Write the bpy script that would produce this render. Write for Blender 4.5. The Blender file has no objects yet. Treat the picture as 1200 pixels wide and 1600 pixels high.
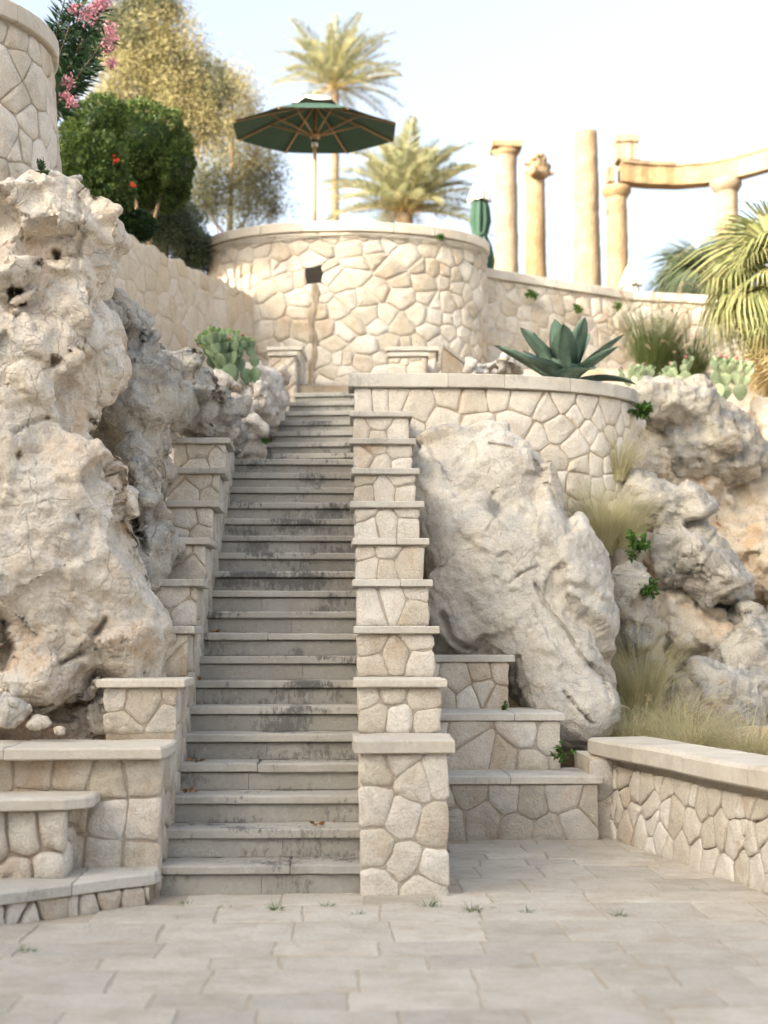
import bpy, math, random
import numpy as np
from mathutils import Vector, Matrix
# ------------------------------------------------------------------ camera, sky, sun, exposure
SC = bpy.context.scene
COL = SC.collection
F, CAMZ, YAW, PITCH = 2285.7, 1.46, math.radians(-1.704), math.radians(5.0)
cd = bpy.data.cameras.new('camera'); cam = bpy.data.objects.new('camera', cd); COL.objects.link(cam)
cam.location = (0, 0, CAMZ); cam.rotation_euler = (math.pi/2 + PITCH, 0, YAW)
cd.sensor_fit = 'VERTICAL'; cd.sensor_height = 56; cd.sensor_width = 42; cd.lens = 80
cd.clip_start = .1; cd.clip_end = 3000
cd.dof.use_dof = True; cd.dof.focus_distance = 10.6; cd.dof.aperture_fstop = 2.1
SC.camera = cam
SUN_AZ, SUN_EL = math.radians(50), math.radians(18)       # from behind the camera, to the left
W = bpy.data.worlds.new('World'); SC.world = W; W.use_nodes = True
nt = W.node_tree; nt.nodes.clear()
sky = nt.nodes.new('ShaderNodeTexSky'); sky.sky_type = 'NISHITA'; sky.sun_disc = False
sky.sun_elevation = SUN_EL; sky.sun_rotation = math.pi + SUN_AZ; sky.air_density = .7; sky.dust_density = 8; sky.ozone_density = 1.0
bg = nt.nodes.new('ShaderNodeBackground'); bg.inputs[1].default_value = .15
wo = nt.nodes.new('ShaderNodeOutputWorld')
hsv = nt.nodes.new('ShaderNodeHueSaturation'); hsv.inputs[1].default_value = .66
nt.links.new(sky.outputs[0], hsv.inputs[4]); nt.links.new(hsv.outputs[0], bg.inputs[0]); nt.links.new(bg.outputs[0], wo.inputs[0])
sl = bpy.data.lights.new('sun', 'SUN'); sl.energy = 2.3; sl.angle = math.radians(.6); sl.color = (1, .87, .69)
so = bpy.data.objects.new('sun', sl); COL.objects.link(so)
SUNV = Vector((-math.sin(SUN_AZ)*math.cos(SUN_EL), -math.cos(SUN_AZ)*math.cos(SUN_EL), math.sin(SUN_EL)))
so.rotation_euler = SUNV.to_track_quat('Z', 'Y').to_euler(); so.location = (-20, -20, 30)
vs = SC.view_settings
vs.view_transform = 'Standard'; vs.look = 'None'; vs.gamma = 1; vs.use_curve_mapping = False; vs.exposure = 2.3
vs.use_white_balance = True; vs.white_balance_temperature = 6900; vs.white_balance_tint = 6
SC.cycles.use_denoising = True; SC.cycles.use_adaptive_sampling = True; SC.cycles.adaptive_threshold = .02
SC.cycles.max_bounces = 7; SC.cycles.diffuse_bounces = 4; SC.cycles.caustics_reflective = False; SC.cycles.caustics_refractive = False
# ------------------------------------------------------------------ helpers
rng = np.random.default_rng(7); R = random.Random(7)
CM = Matrix.Translation(cam.location) @ cam.rotation_euler.to_matrix().to_4x4()
CR = np.array(cam.rotation_euler.to_matrix())
def at(px, py, Y):
    d = CR @ np.array([(px-600)/F, (800-py)/F, -1.0])
    return np.array([0, 0, CAMZ]) + d*(Y/d[1])
def in_frame(p, m=60):
    q = CR.T @ (np.array(p) - np.array([0, 0, CAMZ]))
    if q[2] > -.1: return False
    x = 600 - q[0]/q[2]*F; y = 800 + q[1]/q[2]*F
    return -m < x < 1200+m and -m < y < 1600+m
def setp(o, label=None, cat=None, group=None, kind=None):
    for k, v in (('label', label), ('category', cat), ('group', group), ('kind', kind)):
        if v: o[k] = v
    return o
def link(o, parent=None):
    COL.objects.link(o)
    if parent is not None:
        o.parent = parent
        o.matrix_parent_inverse = Matrix.Translation(-Vector(parent.get('_b', (0, 0, 0))))
    return o
def empty(name, loc, label, cat, group=None, kind=None):
    o = bpy.data.objects.new(name, None); o.location = tuple(float(c) for c in loc); o.empty_display_size = .1
    o['_b'] = [float(c) for c in loc]; COL.objects.link(o)
    return setp(o, label, cat, group, kind)
def newmesh(name, V, Fc, mat, smooth=True):
    me = bpy.data.meshes.new(name)
    V = np.asarray(V, dtype=np.float32)
    if isinstance(Fc, np.ndarray):
        n, k = Fc.shape
        me.vertices.add(len(V)); me.vertices.foreach_set('co', V.ravel())
        me.loops.add(n*k); me.loops.foreach_set('vertex_index', Fc.astype(np.int32).ravel())
        me.polygons.add(n); me.polygons.foreach_set('loop_start', np.arange(0, n*k, k, dtype=np.int32))
        me.polygons.foreach_set('loop_total', np.full(n, k, dtype=np.int32)); me.update(calc_edges=True)
    else:
        me.from_pydata([tuple(map(float, v)) for v in V], [], Fc)
    if smooth: me.polygons.foreach_set('use_smooth', np.ones(len(me.polygons), dtype=bool))
    if mat: me.materials.append(mat)
    me.update(); return me
def mk(name, V, Fc, mat, parent=None, smooth=True):
    return link(bpy.data.objects.new(name, newmesh(name, V, Fc, mat, smooth)), parent)
class Geo:                                   # collects shapes for one mesh
    def __init__(s): s.v = []; s.f = []
    def add(s, V, Fc):
        b = len(s.v); s.v += [tuple(map(float, p)) for p in V]; s.f += [[i+b for i in f] for f in Fc]; return s
    def obj(s, name, mat, parent=None, smooth=True): return mk(name, s.v, s.f, mat, parent, smooth)
def box(x0, x1, y0, y1, z0, z1):
    V = [(x, y, z) for x in (x0, x1) for y in (y0, y1) for z in (z0, z1)]
    return V, [[0,1,3,2],[4,6,7,5],[0,4,5,1],[2,3,7,6],[0,2,6,4],[1,5,7,3]]
def tube(pts, rad, n=8, cap=True):
    pts = np.array(pts, float); m = len(pts); rad = np.broadcast_to(rad, (m,)); V = []; Fc = []
    up = np.array([0, 0, 1.]) if abs((pts[-1]-pts[0])[2]) < .9*np.linalg.norm(pts[-1]-pts[0]) else np.array([1., 0, 0])
    for i in range(m):
        t = pts[min(i+1, m-1)]-pts[max(i-1, 0)]; t = t/(np.linalg.norm(t)+1e-9)
        a = np.cross(t, up); a /= np.linalg.norm(a)+1e-9; b = np.cross(a, t)
        for k in range(n):
            th = 2*math.pi*k/n; V.append(pts[i]+rad[i]*(math.cos(th)*a+math.sin(th)*b))
    for i in range(m-1):
        for k in range(n): Fc.append([i*n+k, i*n+(k+1) % n, (i+1)*n+(k+1) % n, (i+1)*n+k])
    if cap: Fc += [list(range(n))[::-1], list(range((m-1)*n, m*n))]
    return V, Fc
def lathe(prof, c, n=24, wob=0, seed=0):
    V = []; Fc = []; m = len(prof)
    for i, (r, z) in enumerate(prof):
        for k in range(n):
            th = 2*math.pi*k/n; rr = r
            V.append((c[0]+rr*math.cos(th), c[1]+rr*math.sin(th), c[2]+z))
    V = np.array(V)
    if wob:
        nz = perlin(V*3.1+seed*7.3)*.5+perlin(V*8.3+seed)*.5-np.abs(perlin(V*17+seed))*.5
        d = V-np.array([c[0], c[1], 0]); d[:, 2] = 0
        V = V+d/(np.linalg.norm(d, axis=1, keepdims=True)+1e-6)*(nz*wob)[:, None]
    for i in range(m-1):
        for k in range(n): Fc.append([i*n+k, i*n+(k+1) % n, (i+1)*n+(k+1) % n, (i+1)*n+k])
    Fc += [list(range(n))[::-1], list(range((m-1)*n, m*n))]
    return V, Fc
# ---- noise
_P = np.random.default_rng(3).permutation(256).astype(np.int64); _P = np.r_[_P, _P, _P]
_G = np.random.default_rng(4).normal(size=(256, 3)); _G /= np.linalg.norm(_G, axis=1, keepdims=True); _G = _G.astype(np.float32)
def unit(a): return a/(np.linalg.norm(a, axis=-1, keepdims=True)+1e-9)
def perlin(p):
    p = np.asarray(p, np.float32); s = p.shape[:-1]; p = p.reshape(-1, 3)
    i = np.floor(p).astype(np.int64); f = p-i; i &= 255
    u = f*f*f*(f*(f*6-15)+10); out = np.zeros(len(p), np.float32)
    for dx in (0, 1):
        wx = u[:, 0] if dx else 1-u[:, 0]
        for dy in (0, 1):
            wy = u[:, 1] if dy else 1-u[:, 1]
            for dz in (0, 1):
                wz = u[:, 2] if dz else 1-u[:, 2]
                g = _G[_P[_P[_P[(i[:, 0]+dx) & 255]+((i[:, 1]+dy) & 255)]+((i[:, 2]+dz) & 255)]]
                out += wx*wy*wz*((f[:, 0]-dx)*g[:, 0]+(f[:, 1]-dy)*g[:, 1]+(f[:, 2]-dz)*g[:, 2])
    return (out*1.5).reshape(s)
def fbm(p, o=4):
    r = 0; a = 1
    for k in range(o): r = r+a*perlin(p*2**k+k*13.7); a *= .5
    return r
def ridged(p, o=3):
    r = 0; a = 1
    for k in range(o): r = r+a*(1-2*np.abs(perlin(p*2**k+k*5.1))); a *= .5
    return r
def worley(p):
    p = np.asarray(p, np.float32); i = np.floor(p).astype(np.int64); best = np.full(len(p), 9., np.float32); rid = np.zeros(len(p), np.float32)
    for dx in (-1, 0, 1):
        for dy in (-1, 0, 1):
            for dz in (-1, 0, 1):
                c = i+np.array([dx, dy, dz]); h = _P[_P[_P[c[:, 0] & 255]+(c[:, 1] & 255)]+(c[:, 2] & 255)]
                q = c+.5+.45*_G[h]; d = np.linalg.norm(p-q, axis=1)
                m = d < best; best[m] = d[m]; rid[m] = h[m]/255.
    return best, rid
def facet(p):
    p = np.asarray(p, np.float32); i = np.floor(p).astype(np.int64); best = np.full(len(p), 9., np.float32); val = np.zeros(len(p), np.float32)
    for dx in (-1, 0, 1):
        for dy in (-1, 0, 1):
            for dz in (-1, 0, 1):
                c = i+np.array([dx, dy, dz]); h = _P[_P[_P[c[:, 0] & 255]+(c[:, 1] & 255)]+(c[:, 2] & 255)]
                v = p-(c+.5+.45*_G[h]); d = (v*v).sum(1); m = d < best
                best[m] = d[m]; val[m] = ((v*_G[(h+91) & 255]).sum(1)+.25*_G[h, 0])[m]
    return val
# ---- signed distance rocks
def surface_nets(S, org, h):
    nx, ny, nz = S.shape; ins = S < 0
    cnt = np.zeros((nx-1, ny-1, nz-1), np.int16)
    c8 = [(a, b, c) for a in (0, 1) for b in (0, 1) for c in (0, 1)]
    for a, b, c in c8: cnt += ins[a:nx-1+a, b:ny-1+b, c:nz-1+c]
    idx = np.argwhere((cnt > 0) & (cnt < 8))
    pos = np.zeros((len(idx), 3), np.float32); num = np.zeros(len(idx), np.float32)
    val = {q: S[idx[:, 0]+q[0], idx[:, 1]+q[1], idx[:, 2]+q[2]] for q in c8}
    for q in c8:
        for ax in range(3):
            if q[ax]: continue
            r = list(q); r[ax] = 1; r = tuple(r)
            a, b = val[q], val[r]; m = (a < 0) != (b < 0)
            t = np.where(m, a/(a-b+1e-12), 0)
            P = np.tile(np.array(q, np.float32), (len(idx), 1)); P[:, ax] = t
            pos[m] += P[m]; num += m
    V = (idx+pos/num[:, None])*h+org
    vid = np.full((nx-1, ny-1, nz-1), -1, np.int32); vid[tuple(idx.T)] = np.arange(len(idx))
    Q = []
    for ax in range(3):
        o1, o2 = [(1, 2), (2, 0), (0, 1)][ax]
        s0 = [slice(None)]*3; s1 = [slice(None)]*3; s0[ax] = slice(0, -1); s1[ax] = slice(1, None)
        A = ins[tuple(s0)]; B = ins[tuple(s1)]
        e = np.argwhere(A != B); e = e[(e[:, o1] > 0) & (e[:, o2] > 0) & (e[:, o1] < S.shape[o1]-1) & (e[:, o2] < S.shape[o2]-1)]
        fl = A[tuple(e.T)]
        def g(d1, d2):
            t = e.copy(); t[:, o1] -= d1; t[:, o2] -= d2; return vid[tuple(t.T)]
        q = np.stack([g(1, 1), g(0, 1), g(0, 0), g(1, 0)], 1)
        q[~fl] = q[~fl][:, ::-1]; Q.append(q)
    Q = np.concatenate(Q); return V, Q[(Q >= 0).all(1)]
def relax(V, Q, k):
    cn = np.bincount(Q.ravel(), minlength=len(V)).astype(np.float32)[:, None]
    for _ in range(k):
        mQ = V[Q].mean(1); V = np.stack([np.bincount(Q.ravel(), weights=np.repeat(mQ[:, a], 4), minlength=len(V)) for a in range(3)], 1)/np.maximum(cn, 1)
    return V
def vnormals(V, Q):
    n = np.cross(V[Q[:, 2]]-V[Q[:, 0]], V[Q[:, 3]]-V[Q[:, 1]]); N = np.zeros_like(V)
    for k in range(4): np.add.at(N, Q[:, k], n)
    return N/(np.linalg.norm(N, axis=1, keepdims=True)+1e-9)
def rock(name, blobs, mat, carve=(), h=.03, k=.12, low=(.10, 1.3), mid=(.04, 3.5), fine=.02, crack=.008, pits=0, pitscale=7, strata=0, seed=0, crop=None, parent=None, knob=None, holes=(), cuts=(), facets=((1.8, .34), (4.5, .26), (11, .16))):
    """blobs: (centre xyz, radii xyz, optional tilt about Y)   carve: the same, subtracted"""
    B = [(np.array(b[0], float), np.array(b[1], float), b[2] if len(b) > 2 else 0) for b in blobs]
    C = [(np.array(b[0], float), np.array(b[1], float), b[2] if len(b) > 2 else 0) for b in carve]
    lo = np.min([c-r.max()*.2-r for c, r, _ in B], 0)-.15; hi = np.max([c+r.max()*.2+r for c, r, _ in B], 0)+.15
    if crop is not None:
        lo = np.maximum(lo, crop[0]); hi = np.minimum(hi, crop[1])
    n = np.ceil((hi-lo)/h).astype(int)+1
    ax = [(lo[i]+h*np.arange(n[i])).astype(np.float32) for i in range(3)]
    X = np.stack(np.meshgrid(*ax, indexing='ij'), -1)
    def ell(c, r, t):
        d = X-c.astype(np.float32)
        if t:
            ca, sa = math.cos(t), math.sin(t); x = d[..., 0]*ca+d[..., 2]*sa; z = -d[..., 0]*sa+d[..., 2]*ca
        else: x, z = d[..., 0], d[..., 2]
        q = np.sqrt((x/r[0])**2+(d[..., 1]/r[1])**2+(z/r[2])**2)
        return (q-1)*float(np.min(r))*.9
    S = None
    for c, r, t in B:
        e = ell(c, r, t)
        if S is None: S = e
        else:
            w = np.clip(.5+.5*(S-e)/k, 0, 1); S = S*(1-w)+e*w-k*w*(1-w)
    m = np.abs(S) < .2
    P = X[m]+seed*3.17
    S[m] += low[0]*perlin(P*low[1])+mid[0]*ridged(P*mid[1], 1)
    for c, r, t in C:
        e = -ell(c, r, t); kk = .05
        w = np.clip(.5+.5*(e-S)/kk, 0, 1); S = S*(1-w)+e*w+kk*w*(1-w)
    S[0] = S[-1] = .1; S[:, 0] = S[:, -1] = .1; S[:, :, 0] = S[:, :, -1] = .1
    V, Q = surface_nets(S, lo.astype(np.float32), h)
    V = relax(V, Q, 2)
    N = vnormals(V, Q)
    for sc_, sl_ in facets:                      # broken planes: every cell of the rock gets its own tilt
        P = V+seed*3.17; P = P+.06*np.stack([perlin(P*4+5), perlin(P*4+23), perlin(P*4+47)], 1); V = V+N*(facet(P*sc_)*sl_/sc_)[:, None]; V = .35*relax(V, Q, 1)+.65*V; N = vnormals(V, Q)
    P = V+seed*3.17
    P = P+.1*np.stack([perlin(P*2+9), perlin(P*2+31), perlin(P*2+57)], 1)
    d = fine*fbm(P*6, 4)+fine*.55*(np.abs(perlin(P*9+61))+.6*np.abs(perlin(P*17+11))-.3)
    if crack:
        a = np.abs(perlin(P*np.array([1.7, 1.7, 1.1])+77)); d -= crack*2*np.exp(-(a/.035)**2)
        a = np.abs(perlin(P*3.1+177)); d -= crack*np.exp(-(a/.04)**2)
    if strata: d += strata*np.sign(perlin(P*np.array([.6, .6, 5])))*.5*np.abs(perlin(P*np.array([.6, .6, 5])))**.4
    if pits:
        w, rid = worley(P*pitscale); g = np.clip(perlin(P*1.1+200)*2.2+.1, 0, 1)
        d -= pits*np.clip(1-w/(.1+.3*rid), 0, 1)**.6*g*(rid > .35)
    V = V+N*d[:, None]
    if holes or cuts:                            # weathered hollows and fissures worked into the face that looks at the court
        D = V-np.array([0, 0, CAMZ]); L = D@CR; px = 600-L[:, 0]/L[:, 2]*F; py = 800+L[:, 1]/L[:, 2]*F
        ray = unit(D); fr = np.clip(-(N*ray).sum(1)*2.5, 0, 1); wn = 1+.7*perlin(V*8+seed)+.4*perlin(V*21); push = np.zeros(len(V))
        for hx_, hy_, a, b, dp in holes:
            q = np.hypot((px-hx_)/a, (py-hy_)/b)*wn; push = np.maximum(push, dp*np.clip(1.5-1.5*q, 0, 1)**.6)
        for pts, w, dp in cuts:
            pts = np.array(pts, float); best = np.full(len(V), 1e9)
            for a, b in zip(pts[:-1], pts[1:]):
                t = np.clip(((px-a[0])*(b-a)[0]+(py-a[1])*(b-a)[1])/((b-a)@(b-a)), 0, 1)
                best = np.minimum(best, np.hypot(px-a[0]-t*(b-a)[0], py-a[1]-t*(b-a)[1]))
            push = np.maximum(push, dp*np.clip(1.4-1.4*best/w*wn, 0, 1)**.7)
        V = V+ray*(push*fr)[:, None]
    return mk(name, V, Q, mat, parent)
# ---- masonry
def clip(poly, px, py, nx, ny):                  # keep (p-px).n <= 0
    out = []
    for i in range(len(poly)):
        a, b = poly[i], poly[(i+1) % len(poly)]
        da = (a[0]-px)*nx+(a[1]-py)*ny; db = (b[0]-px)*nx+(b[1]-py)*ny
        if da <= 0: out.append(a)
        if (da < 0 < db) or (db < 0 < da):
            t = da/(da-db); out.append((a[0]+t*(b[0]-a[0]), a[1]+t*(b[1]-a[1])))
    return out
def area(p): return .5*sum(p[i][0]*p[(i+1) % len(p)][1]-p[(i+1) % len(p)][0]*p[i][1] for i in range(len(p)))
def hexseeds(u0, u1, v0, v1, su, sv, jit, rr):
    out = []; v = v0+sv*.45; row = 0; rr.random()
    while v < v1+sv*.3:
        u = u0+su*(.25 if row % 2 else .7)
        while u < u1+su*.4:
            if rr.random() > .10: out.append((u+rr.uniform(-jit, jit)*su, v+rr.uniform(-jit, jit)*sv))
            if rr.random() < .14: out.append((u+.5*su+rr.uniform(-.1, .1)*su, v+rr.uniform(-.3, .3)*sv))
            u += su*rr.uniform(.85, 1.15)
        v += sv; row += 1
    return out
def masonry(parent, surf, region, mat, seeds=None, su=.25, sv=.22, jit=.32, gap=.014, proud=.02, depth=.05, seed=0, rough=.006, name='stone', mats=None, lo=.0012, skip=None):
    rr = random.Random(seed)
    us = [p[0] for p in region]; vv = [p[1] for p in region]
    auto = seeds is None or len(seeds) > 40
    if seeds is None: seeds = hexseeds(min(us), max(us), min(vv), max(vv), su, sv, jit, rr)
    A = np.array(seeds); sp_ = math.sqrt(abs(area(region))/max(1, len(seeds))); WT = [(rr.uniform(0, .55)*sp_)**2 if auto else (rr.uniform(0, .25)*sp_)**2 for _ in seeds]
    for i, s in enumerate(seeds):
        if skip and skip(*s): continue
        poly = list(region); dd = np.hypot(*(A-A[i]).T)
        g = gap*rr.uniform(.7, 1.5)
        for j in np.argsort(dd)[1:26]:
            t = seeds[j]; nx, ny = t[0]-s[0], t[1]-s[1]; L = math.hypot(nx, ny)
            if L < 1e-6: continue
            nx /= L; ny /= L
            dm = (L*L+WT[i]-WT[j])/(2*L)-g/2
            poly = clip(poly, s[0]+nx*dm, s[1]+ny*dm, nx, ny)
            if len(poly) < 3: break
        if len(poly) < 3: continue
        ar = area(poly)
        if ar < 0: poly = poly[::-1]; ar = -ar
        if ar < lo: continue
        q = []; n = len(poly)
        for a in range(n):                     # long edges get a middle point, corners are cut
            p0, p1 = poly[a], poly[(a+1) % n]; L = math.hypot(p1[0]-p0[0], p1[1]-p0[1])
            if L < .012: q.append(((p0[0]+p1[0])/2, (p0[1]+p1[1])/2)); continue
            c = min(.24, .017/L)*rr.uniform(.6, 1.25)
            fr = [c, 1-c] if L < .12 else [c, .5, 1-c]
            j = min(.008, L*.05)
            for f in fr: q.append((p0[0]+f*(p1[0]-p0[0])+rr.uniform(-j, j), p0[1]+f*(p1[1]-p0[1])+rr.uniform(-j, j)))
        q = np.array(q); n = len(q); c = q.mean(0); r = math.sqrt(ar/math.pi)
        pr = proud*rr.uniform(.75, 1.45); tm = min(.05, pr*.35/r); tu, tv = rr.uniform(-tm, tm), rr.uniform(-tm, tm); rgh = min(rough, pr*.4)
        rings = []
        for sc, d, ns in ((1.0, -depth, 0), (1.0, pr*.25, 0), (max(.6, 1-.009/r), pr*.85, .45), (.55, pr, 1.0)):
            w = c+(q-c)*sc; dn = d+(np.array([rr.uniform(-1, 1) for _ in range(n)])*rgh*ns if ns else 0)
            dn = dn+((w[:, 0]-c[0])*tu+(w[:, 1]-c[1])*tv if ns else 0)
            rings.append((w, dn+np.zeros(n)))
        UV = np.concatenate([a for a, _ in rings]+[c[None]]); D = np.concatenate([d for _, d in rings]+[np.array([pr+rr.uniform(-.5, 1)*rgh])])
        V = surf(UV[:, 0], UV[:, 1], D); Fc = []
        for k in range(3):
            for a in range(n): b = (a+1) % n; Fc.append([k*n+a, k*n+b, (k+1)*n+b, (k+1)*n+a])
        for a in range(n): Fc.append([3*n+a, 3*n+(a+1) % n, 4*n])
        mk(name, V, Fc, rr.choice(mats) if mats else mat, parent)
def planeY(Y):                                  # wall facing the camera at depth Y, u = x, v = z
    return lambda u, v, d: np.stack([u, Y-d, v], 1)
def planeX(X, s):                               # side wall at x = X facing s (+1 / -1), u = y
    return (lambda u, v, d: np.stack([X+s*d, u, v], 1)) if s > 0 else (lambda u, v, d: np.stack([X+s*d, -u, v], 1))
def rect(u0, u1, v0, v1): return [(u0, v0), (u1, v0), (u1, v1), (u0, v1)]
def slab(name, poly, z0, z1, mat, parent=None, bev=.008, jit=.002, step=.09, seed=0, ztilt=0):
    rr = random.Random(seed*31+len(poly)); q = []; n = len(poly)
    if area(poly) < 0: poly = poly[::-1]
    for a in range(n):
        p0, p1 = poly[a], poly[(a+1) % n]; L = math.hypot(p1[0]-p0[0], p1[1]-p0[1]); m = max(1, min(14, int(L/step)))
        for k in range(m):
            f = k/m; j = jit if k else 0
            q.append((p0[0]+f*(p1[0]-p0[0])+rr.uniform(-j, j), p0[1]+f*(p1[1]-p0[1])+rr.uniform(-j, j)))
    m = len(q); V = []; Fc = []
    def ins(d):
        out = []
        for i in range(m):
            a, b, c = q[i-1], q[i], q[(i+1) % m]
            e1 = (b[0]-a[0], b[1]-a[1]); e2 = (c[0]-b[0], c[1]-b[1])
            l1 = math.hypot(*e1)+1e-9; l2 = math.hypot(*e2)+1e-9
            nx = -e1[1]/l1-e2[1]/l2; ny = e1[0]/l1+e2[0]/l2; l = math.hypot(nx, ny)+1e-9
            k = d/max(.5, l/2); out.append((b[0]+nx/l*k, b[1]+ny/l*k))
        return out
    I = ins(bev)
    for ring, z in ((I, z0), (q, z0+bev*.7), (q, z1-bev), (I, z1)):
        for p in ring: V.append((p[0], p[1], z+(rr.uniform(-jit, jit)*.6 if z > z0+bev else 0)))
    for k in range(3):
        for i in range(m): j = (i+1) % m; Fc.append([k*m+i, k*m+j, (k+1)*m+j, (k+1)*m+i])
    Fc += [list(range(m))[::-1], list(range(3*m, 4*m))]
    return mk(name, V, Fc, mat, parent, smooth=False)
# ------------------------------------------------------------------ materials
class N:
    def __init__(s, name):
        s.m = bpy.data.materials.new(name); s.m.use_nodes = True; s.t = s.m.node_tree; s.t.nodes.clear()
        s.out = s.t.nodes.new('ShaderNodeOutputMaterial')
    def n(s, typ, **kw):
        o = s.t.nodes.new('ShaderNode'+typ); ins = kw.pop('i', {})
        for k, v in kw.items(): setattr(o, k, v)
        for k, v in ins.items():
            if isinstance(v, bpy.types.NodeSocket): s.t.links.new(v, o.inputs[k])
            else: o.inputs[k].default_value = v
        return o
    def noise(s, scale, detail=5, rough=.6, vec=None, dist=0):
        i = {'Scale': scale, 'Detail': detail, 'Roughness': rough, 'Distortion': dist}
        if vec is not None: i['Vector'] = vec
        return s.n('TexNoise', i=i).outputs[0]
    def ramp(s, fac, stops, interp='LINEAR'):
        r = s.n('ValToRGB', i={0: fac}); r.color_ramp.interpolation = interp; e = r.color_ramp.elements
        while len(e) < len(stops): e.new(.5)
        for k, (p, c) in enumerate(stops): e[k].position = p; e[k].color = tuple(c)+(1,) if len(c) == 3 else c
        return r.outputs[0]
    def mix(s, fac, a, b, bt='MIX'):
        o = s.n('Mix', data_type='RGBA', blend_type=bt)
        for k, v in ((0, fac), (6, a), (7, b)):
            if isinstance(v, bpy.types.NodeSocket): s.t.links.new(v, o.inputs[k])
            else: o.inputs[k].default_value = v if k == 0 else tuple(v)+(1,)
        return o.outputs[2]
    def math(s, op, a, b=0, c=0):
        o = s.n('Math', operation=op)
        for k, v in ((0, a), (1, b), (2, c)):
            if isinstance(v, bpy.types.NodeSocket): s.t.links.new(v, o.inputs[k])
            else: o.inputs[k].default_value = v
        return o.outputs[0]
    def pos(s, sc=(1, 1, 1), rot=(0, 0, 0)):
        g = s.n('NewGeometry').outputs['Position']
        return s.n('Mapping', i={0: g, 3: sc, 2: rot}).outputs[0]
    def bump(s, h, dist=.01, st=1.0, nrm=None):
        i = {'Height': h, 'Distance': dist, 'Strength': st}
        if nrm is not None: i['Normal'] = nrm
        return s.n('Bump', i=i).outputs[0]
    def finish(s, col, rough=.9, nrm=None, spec=.25, **kw):
        i = {'Base Color': col if isinstance(col, bpy.types.NodeSocket) else tuple(col)+(1,), 'Roughness': rough, 'Specular IOR Level': spec}
        i.update(kw)
        if nrm is not None: i['Normal'] = nrm
        b = s.n('BsdfPrincipled', i=i); s.t.links.new(b.outputs[0], s.out.inputs[0]); return s.m
def stone_mat(name, a, b, c, grey=(.38, .365, .335), greyamt=.5, scale=1.0, bump=.012, var=.12, rust=(.42, .25, .13), rustamt=.5, lines=0):
    m = N(name); p = m.pos(); rnd = m.n('ObjectInfo').outputs['Random']
    big = m.noise(2.3*scale, 4, .55, p); fine = m.noise(11*scale, 5, .58, p); vf = m.noise(75*scale, 4, .7, p)
    col = m.ramp(m.math('ADD', m.math('MULTIPLY', big, .6), m.math('MULTIPLY', fine, .4)), [(.33, a), (.5, b), (.66, c)])
    gm = m.ramp(m.noise(3.7*scale, 6, .65, m.pos((1, 1, 1.3), (.4, .2, 0)), .6), [(.50, (0, 0, 0)), (.64, (1, 1, 1))])
    col = m.mix(m.math('MULTIPLY', gm, greyamt), col, grey)
    rm = m.ramp(m.noise(1.9*scale, 5, .7, m.pos((1, 1, .7), (0, .5, .7))), [(.52, (0, 0, 0)), (.70, (1, 1, 1))])
    col = m.mix(m.math('MULTIPLY', rm, rustamt), col, rust)
    sp = m.ramp(vf, [(.34, (.76, .74, .70)), (.5, (1, 1, 1)), (.7, (1.1, 1.09, 1.07))])
    col = m.mix(.8, col, sp, 'MULTIPLY')
    ln = None
    if lines:
        wv = m.n('VectorMath', operation='ADD', i={0: m.pos((1, 1, .55), (.25, .45, 0)), 1: m.n('VectorMath', operation='SCALE', i={0: m.n('TexNoise', i={'Scale': 2.4, 'Detail': 5, 'Vector': p}).outputs[1], 3: .55}).outputs[0]}).outputs[0]
        e1 = m.n('TexVoronoi', feature='DISTANCE_TO_EDGE', i={'Scale': 1.9, 'Vector': wv}).outputs[0]; e2 = m.n('TexVoronoi', feature='DISTANCE_TO_EDGE', i={'Scale': 5.5, 'Vector': wv}).outputs[0]
        br = lambda sc_, lo_: m.math('MAXIMUM', m.math('MULTIPLY', m.math('SUBTRACT', m.noise(sc_, 3, .5, m.pos((1, 1, 1), (.9, .2, .4))), lo_), 9), 0)
        ln = m.math('MINIMUM', m.math('ADD', m.math('MULTIPLY', e1, 70), br(1.6, .47)), m.math('ADD', m.math('MULTIPLY', e2, 45), br(2.7, .40)))
        ln = m.math('MINIMUM', ln, 1)
        col = m.mix(m.math('MULTIPLY', m.math('SUBTRACT', 1, ln), .55*lines), col, (.25, .195, .14))
        bk = m.ramp(m.noise(26, 6, .8, m.pos((1, 1, .5))), [(.60, (0, 0, 0)), (.70, (1, 1, 1))]); col = m.mix(m.math('MULTIPLY', m.math('MULTIPLY', bk, gm), .28*lines), col, (.19, .185, .175))
    hs = m.n('HueSaturation', i={0: .5, 1: m.math('MULTIPLY_ADD', rnd, -.5, 1.2), 2: m.math('MULTIPLY_ADD', rnd, var*2, 1-var), 4: col})
    v = m.n('TexVoronoi', feature='DISTANCE_TO_EDGE', i={'Scale': 9*scale, 'Vector': m.n('VectorMath', operation='ADD', i={0: p, 1: m.n('TexNoise', i={'Scale': 5*scale, 'Vector': p}).outputs[1]}).outputs[0]}).outputs[0]
    vr = m.math('MINIMUM', m.math('MULTIPLY', v, 6), 1)
    h = m.math('ADD', m.math('ADD', m.math('MULTIPLY', fine, 1.0), m.math('MULTIPLY', vf, .10)), m.math('MULTIPLY', vr, .10))
    if ln is not None: h = m.math('ADD', h, m.math('MULTIPLY', ln, .4*lines))
    return m.finish(hs.outputs[0], .92, m.bump(h, bump, .9), .15)
M = {}
CR1, CR2, CR3 = (.52, .455, .37), (.61, .55, .465), (.68, .63, .55)
M['stone'] = stone_mat('limestone_masonry', CR1, CR2, CR3, greyamt=.45, bump=.022)
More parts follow.
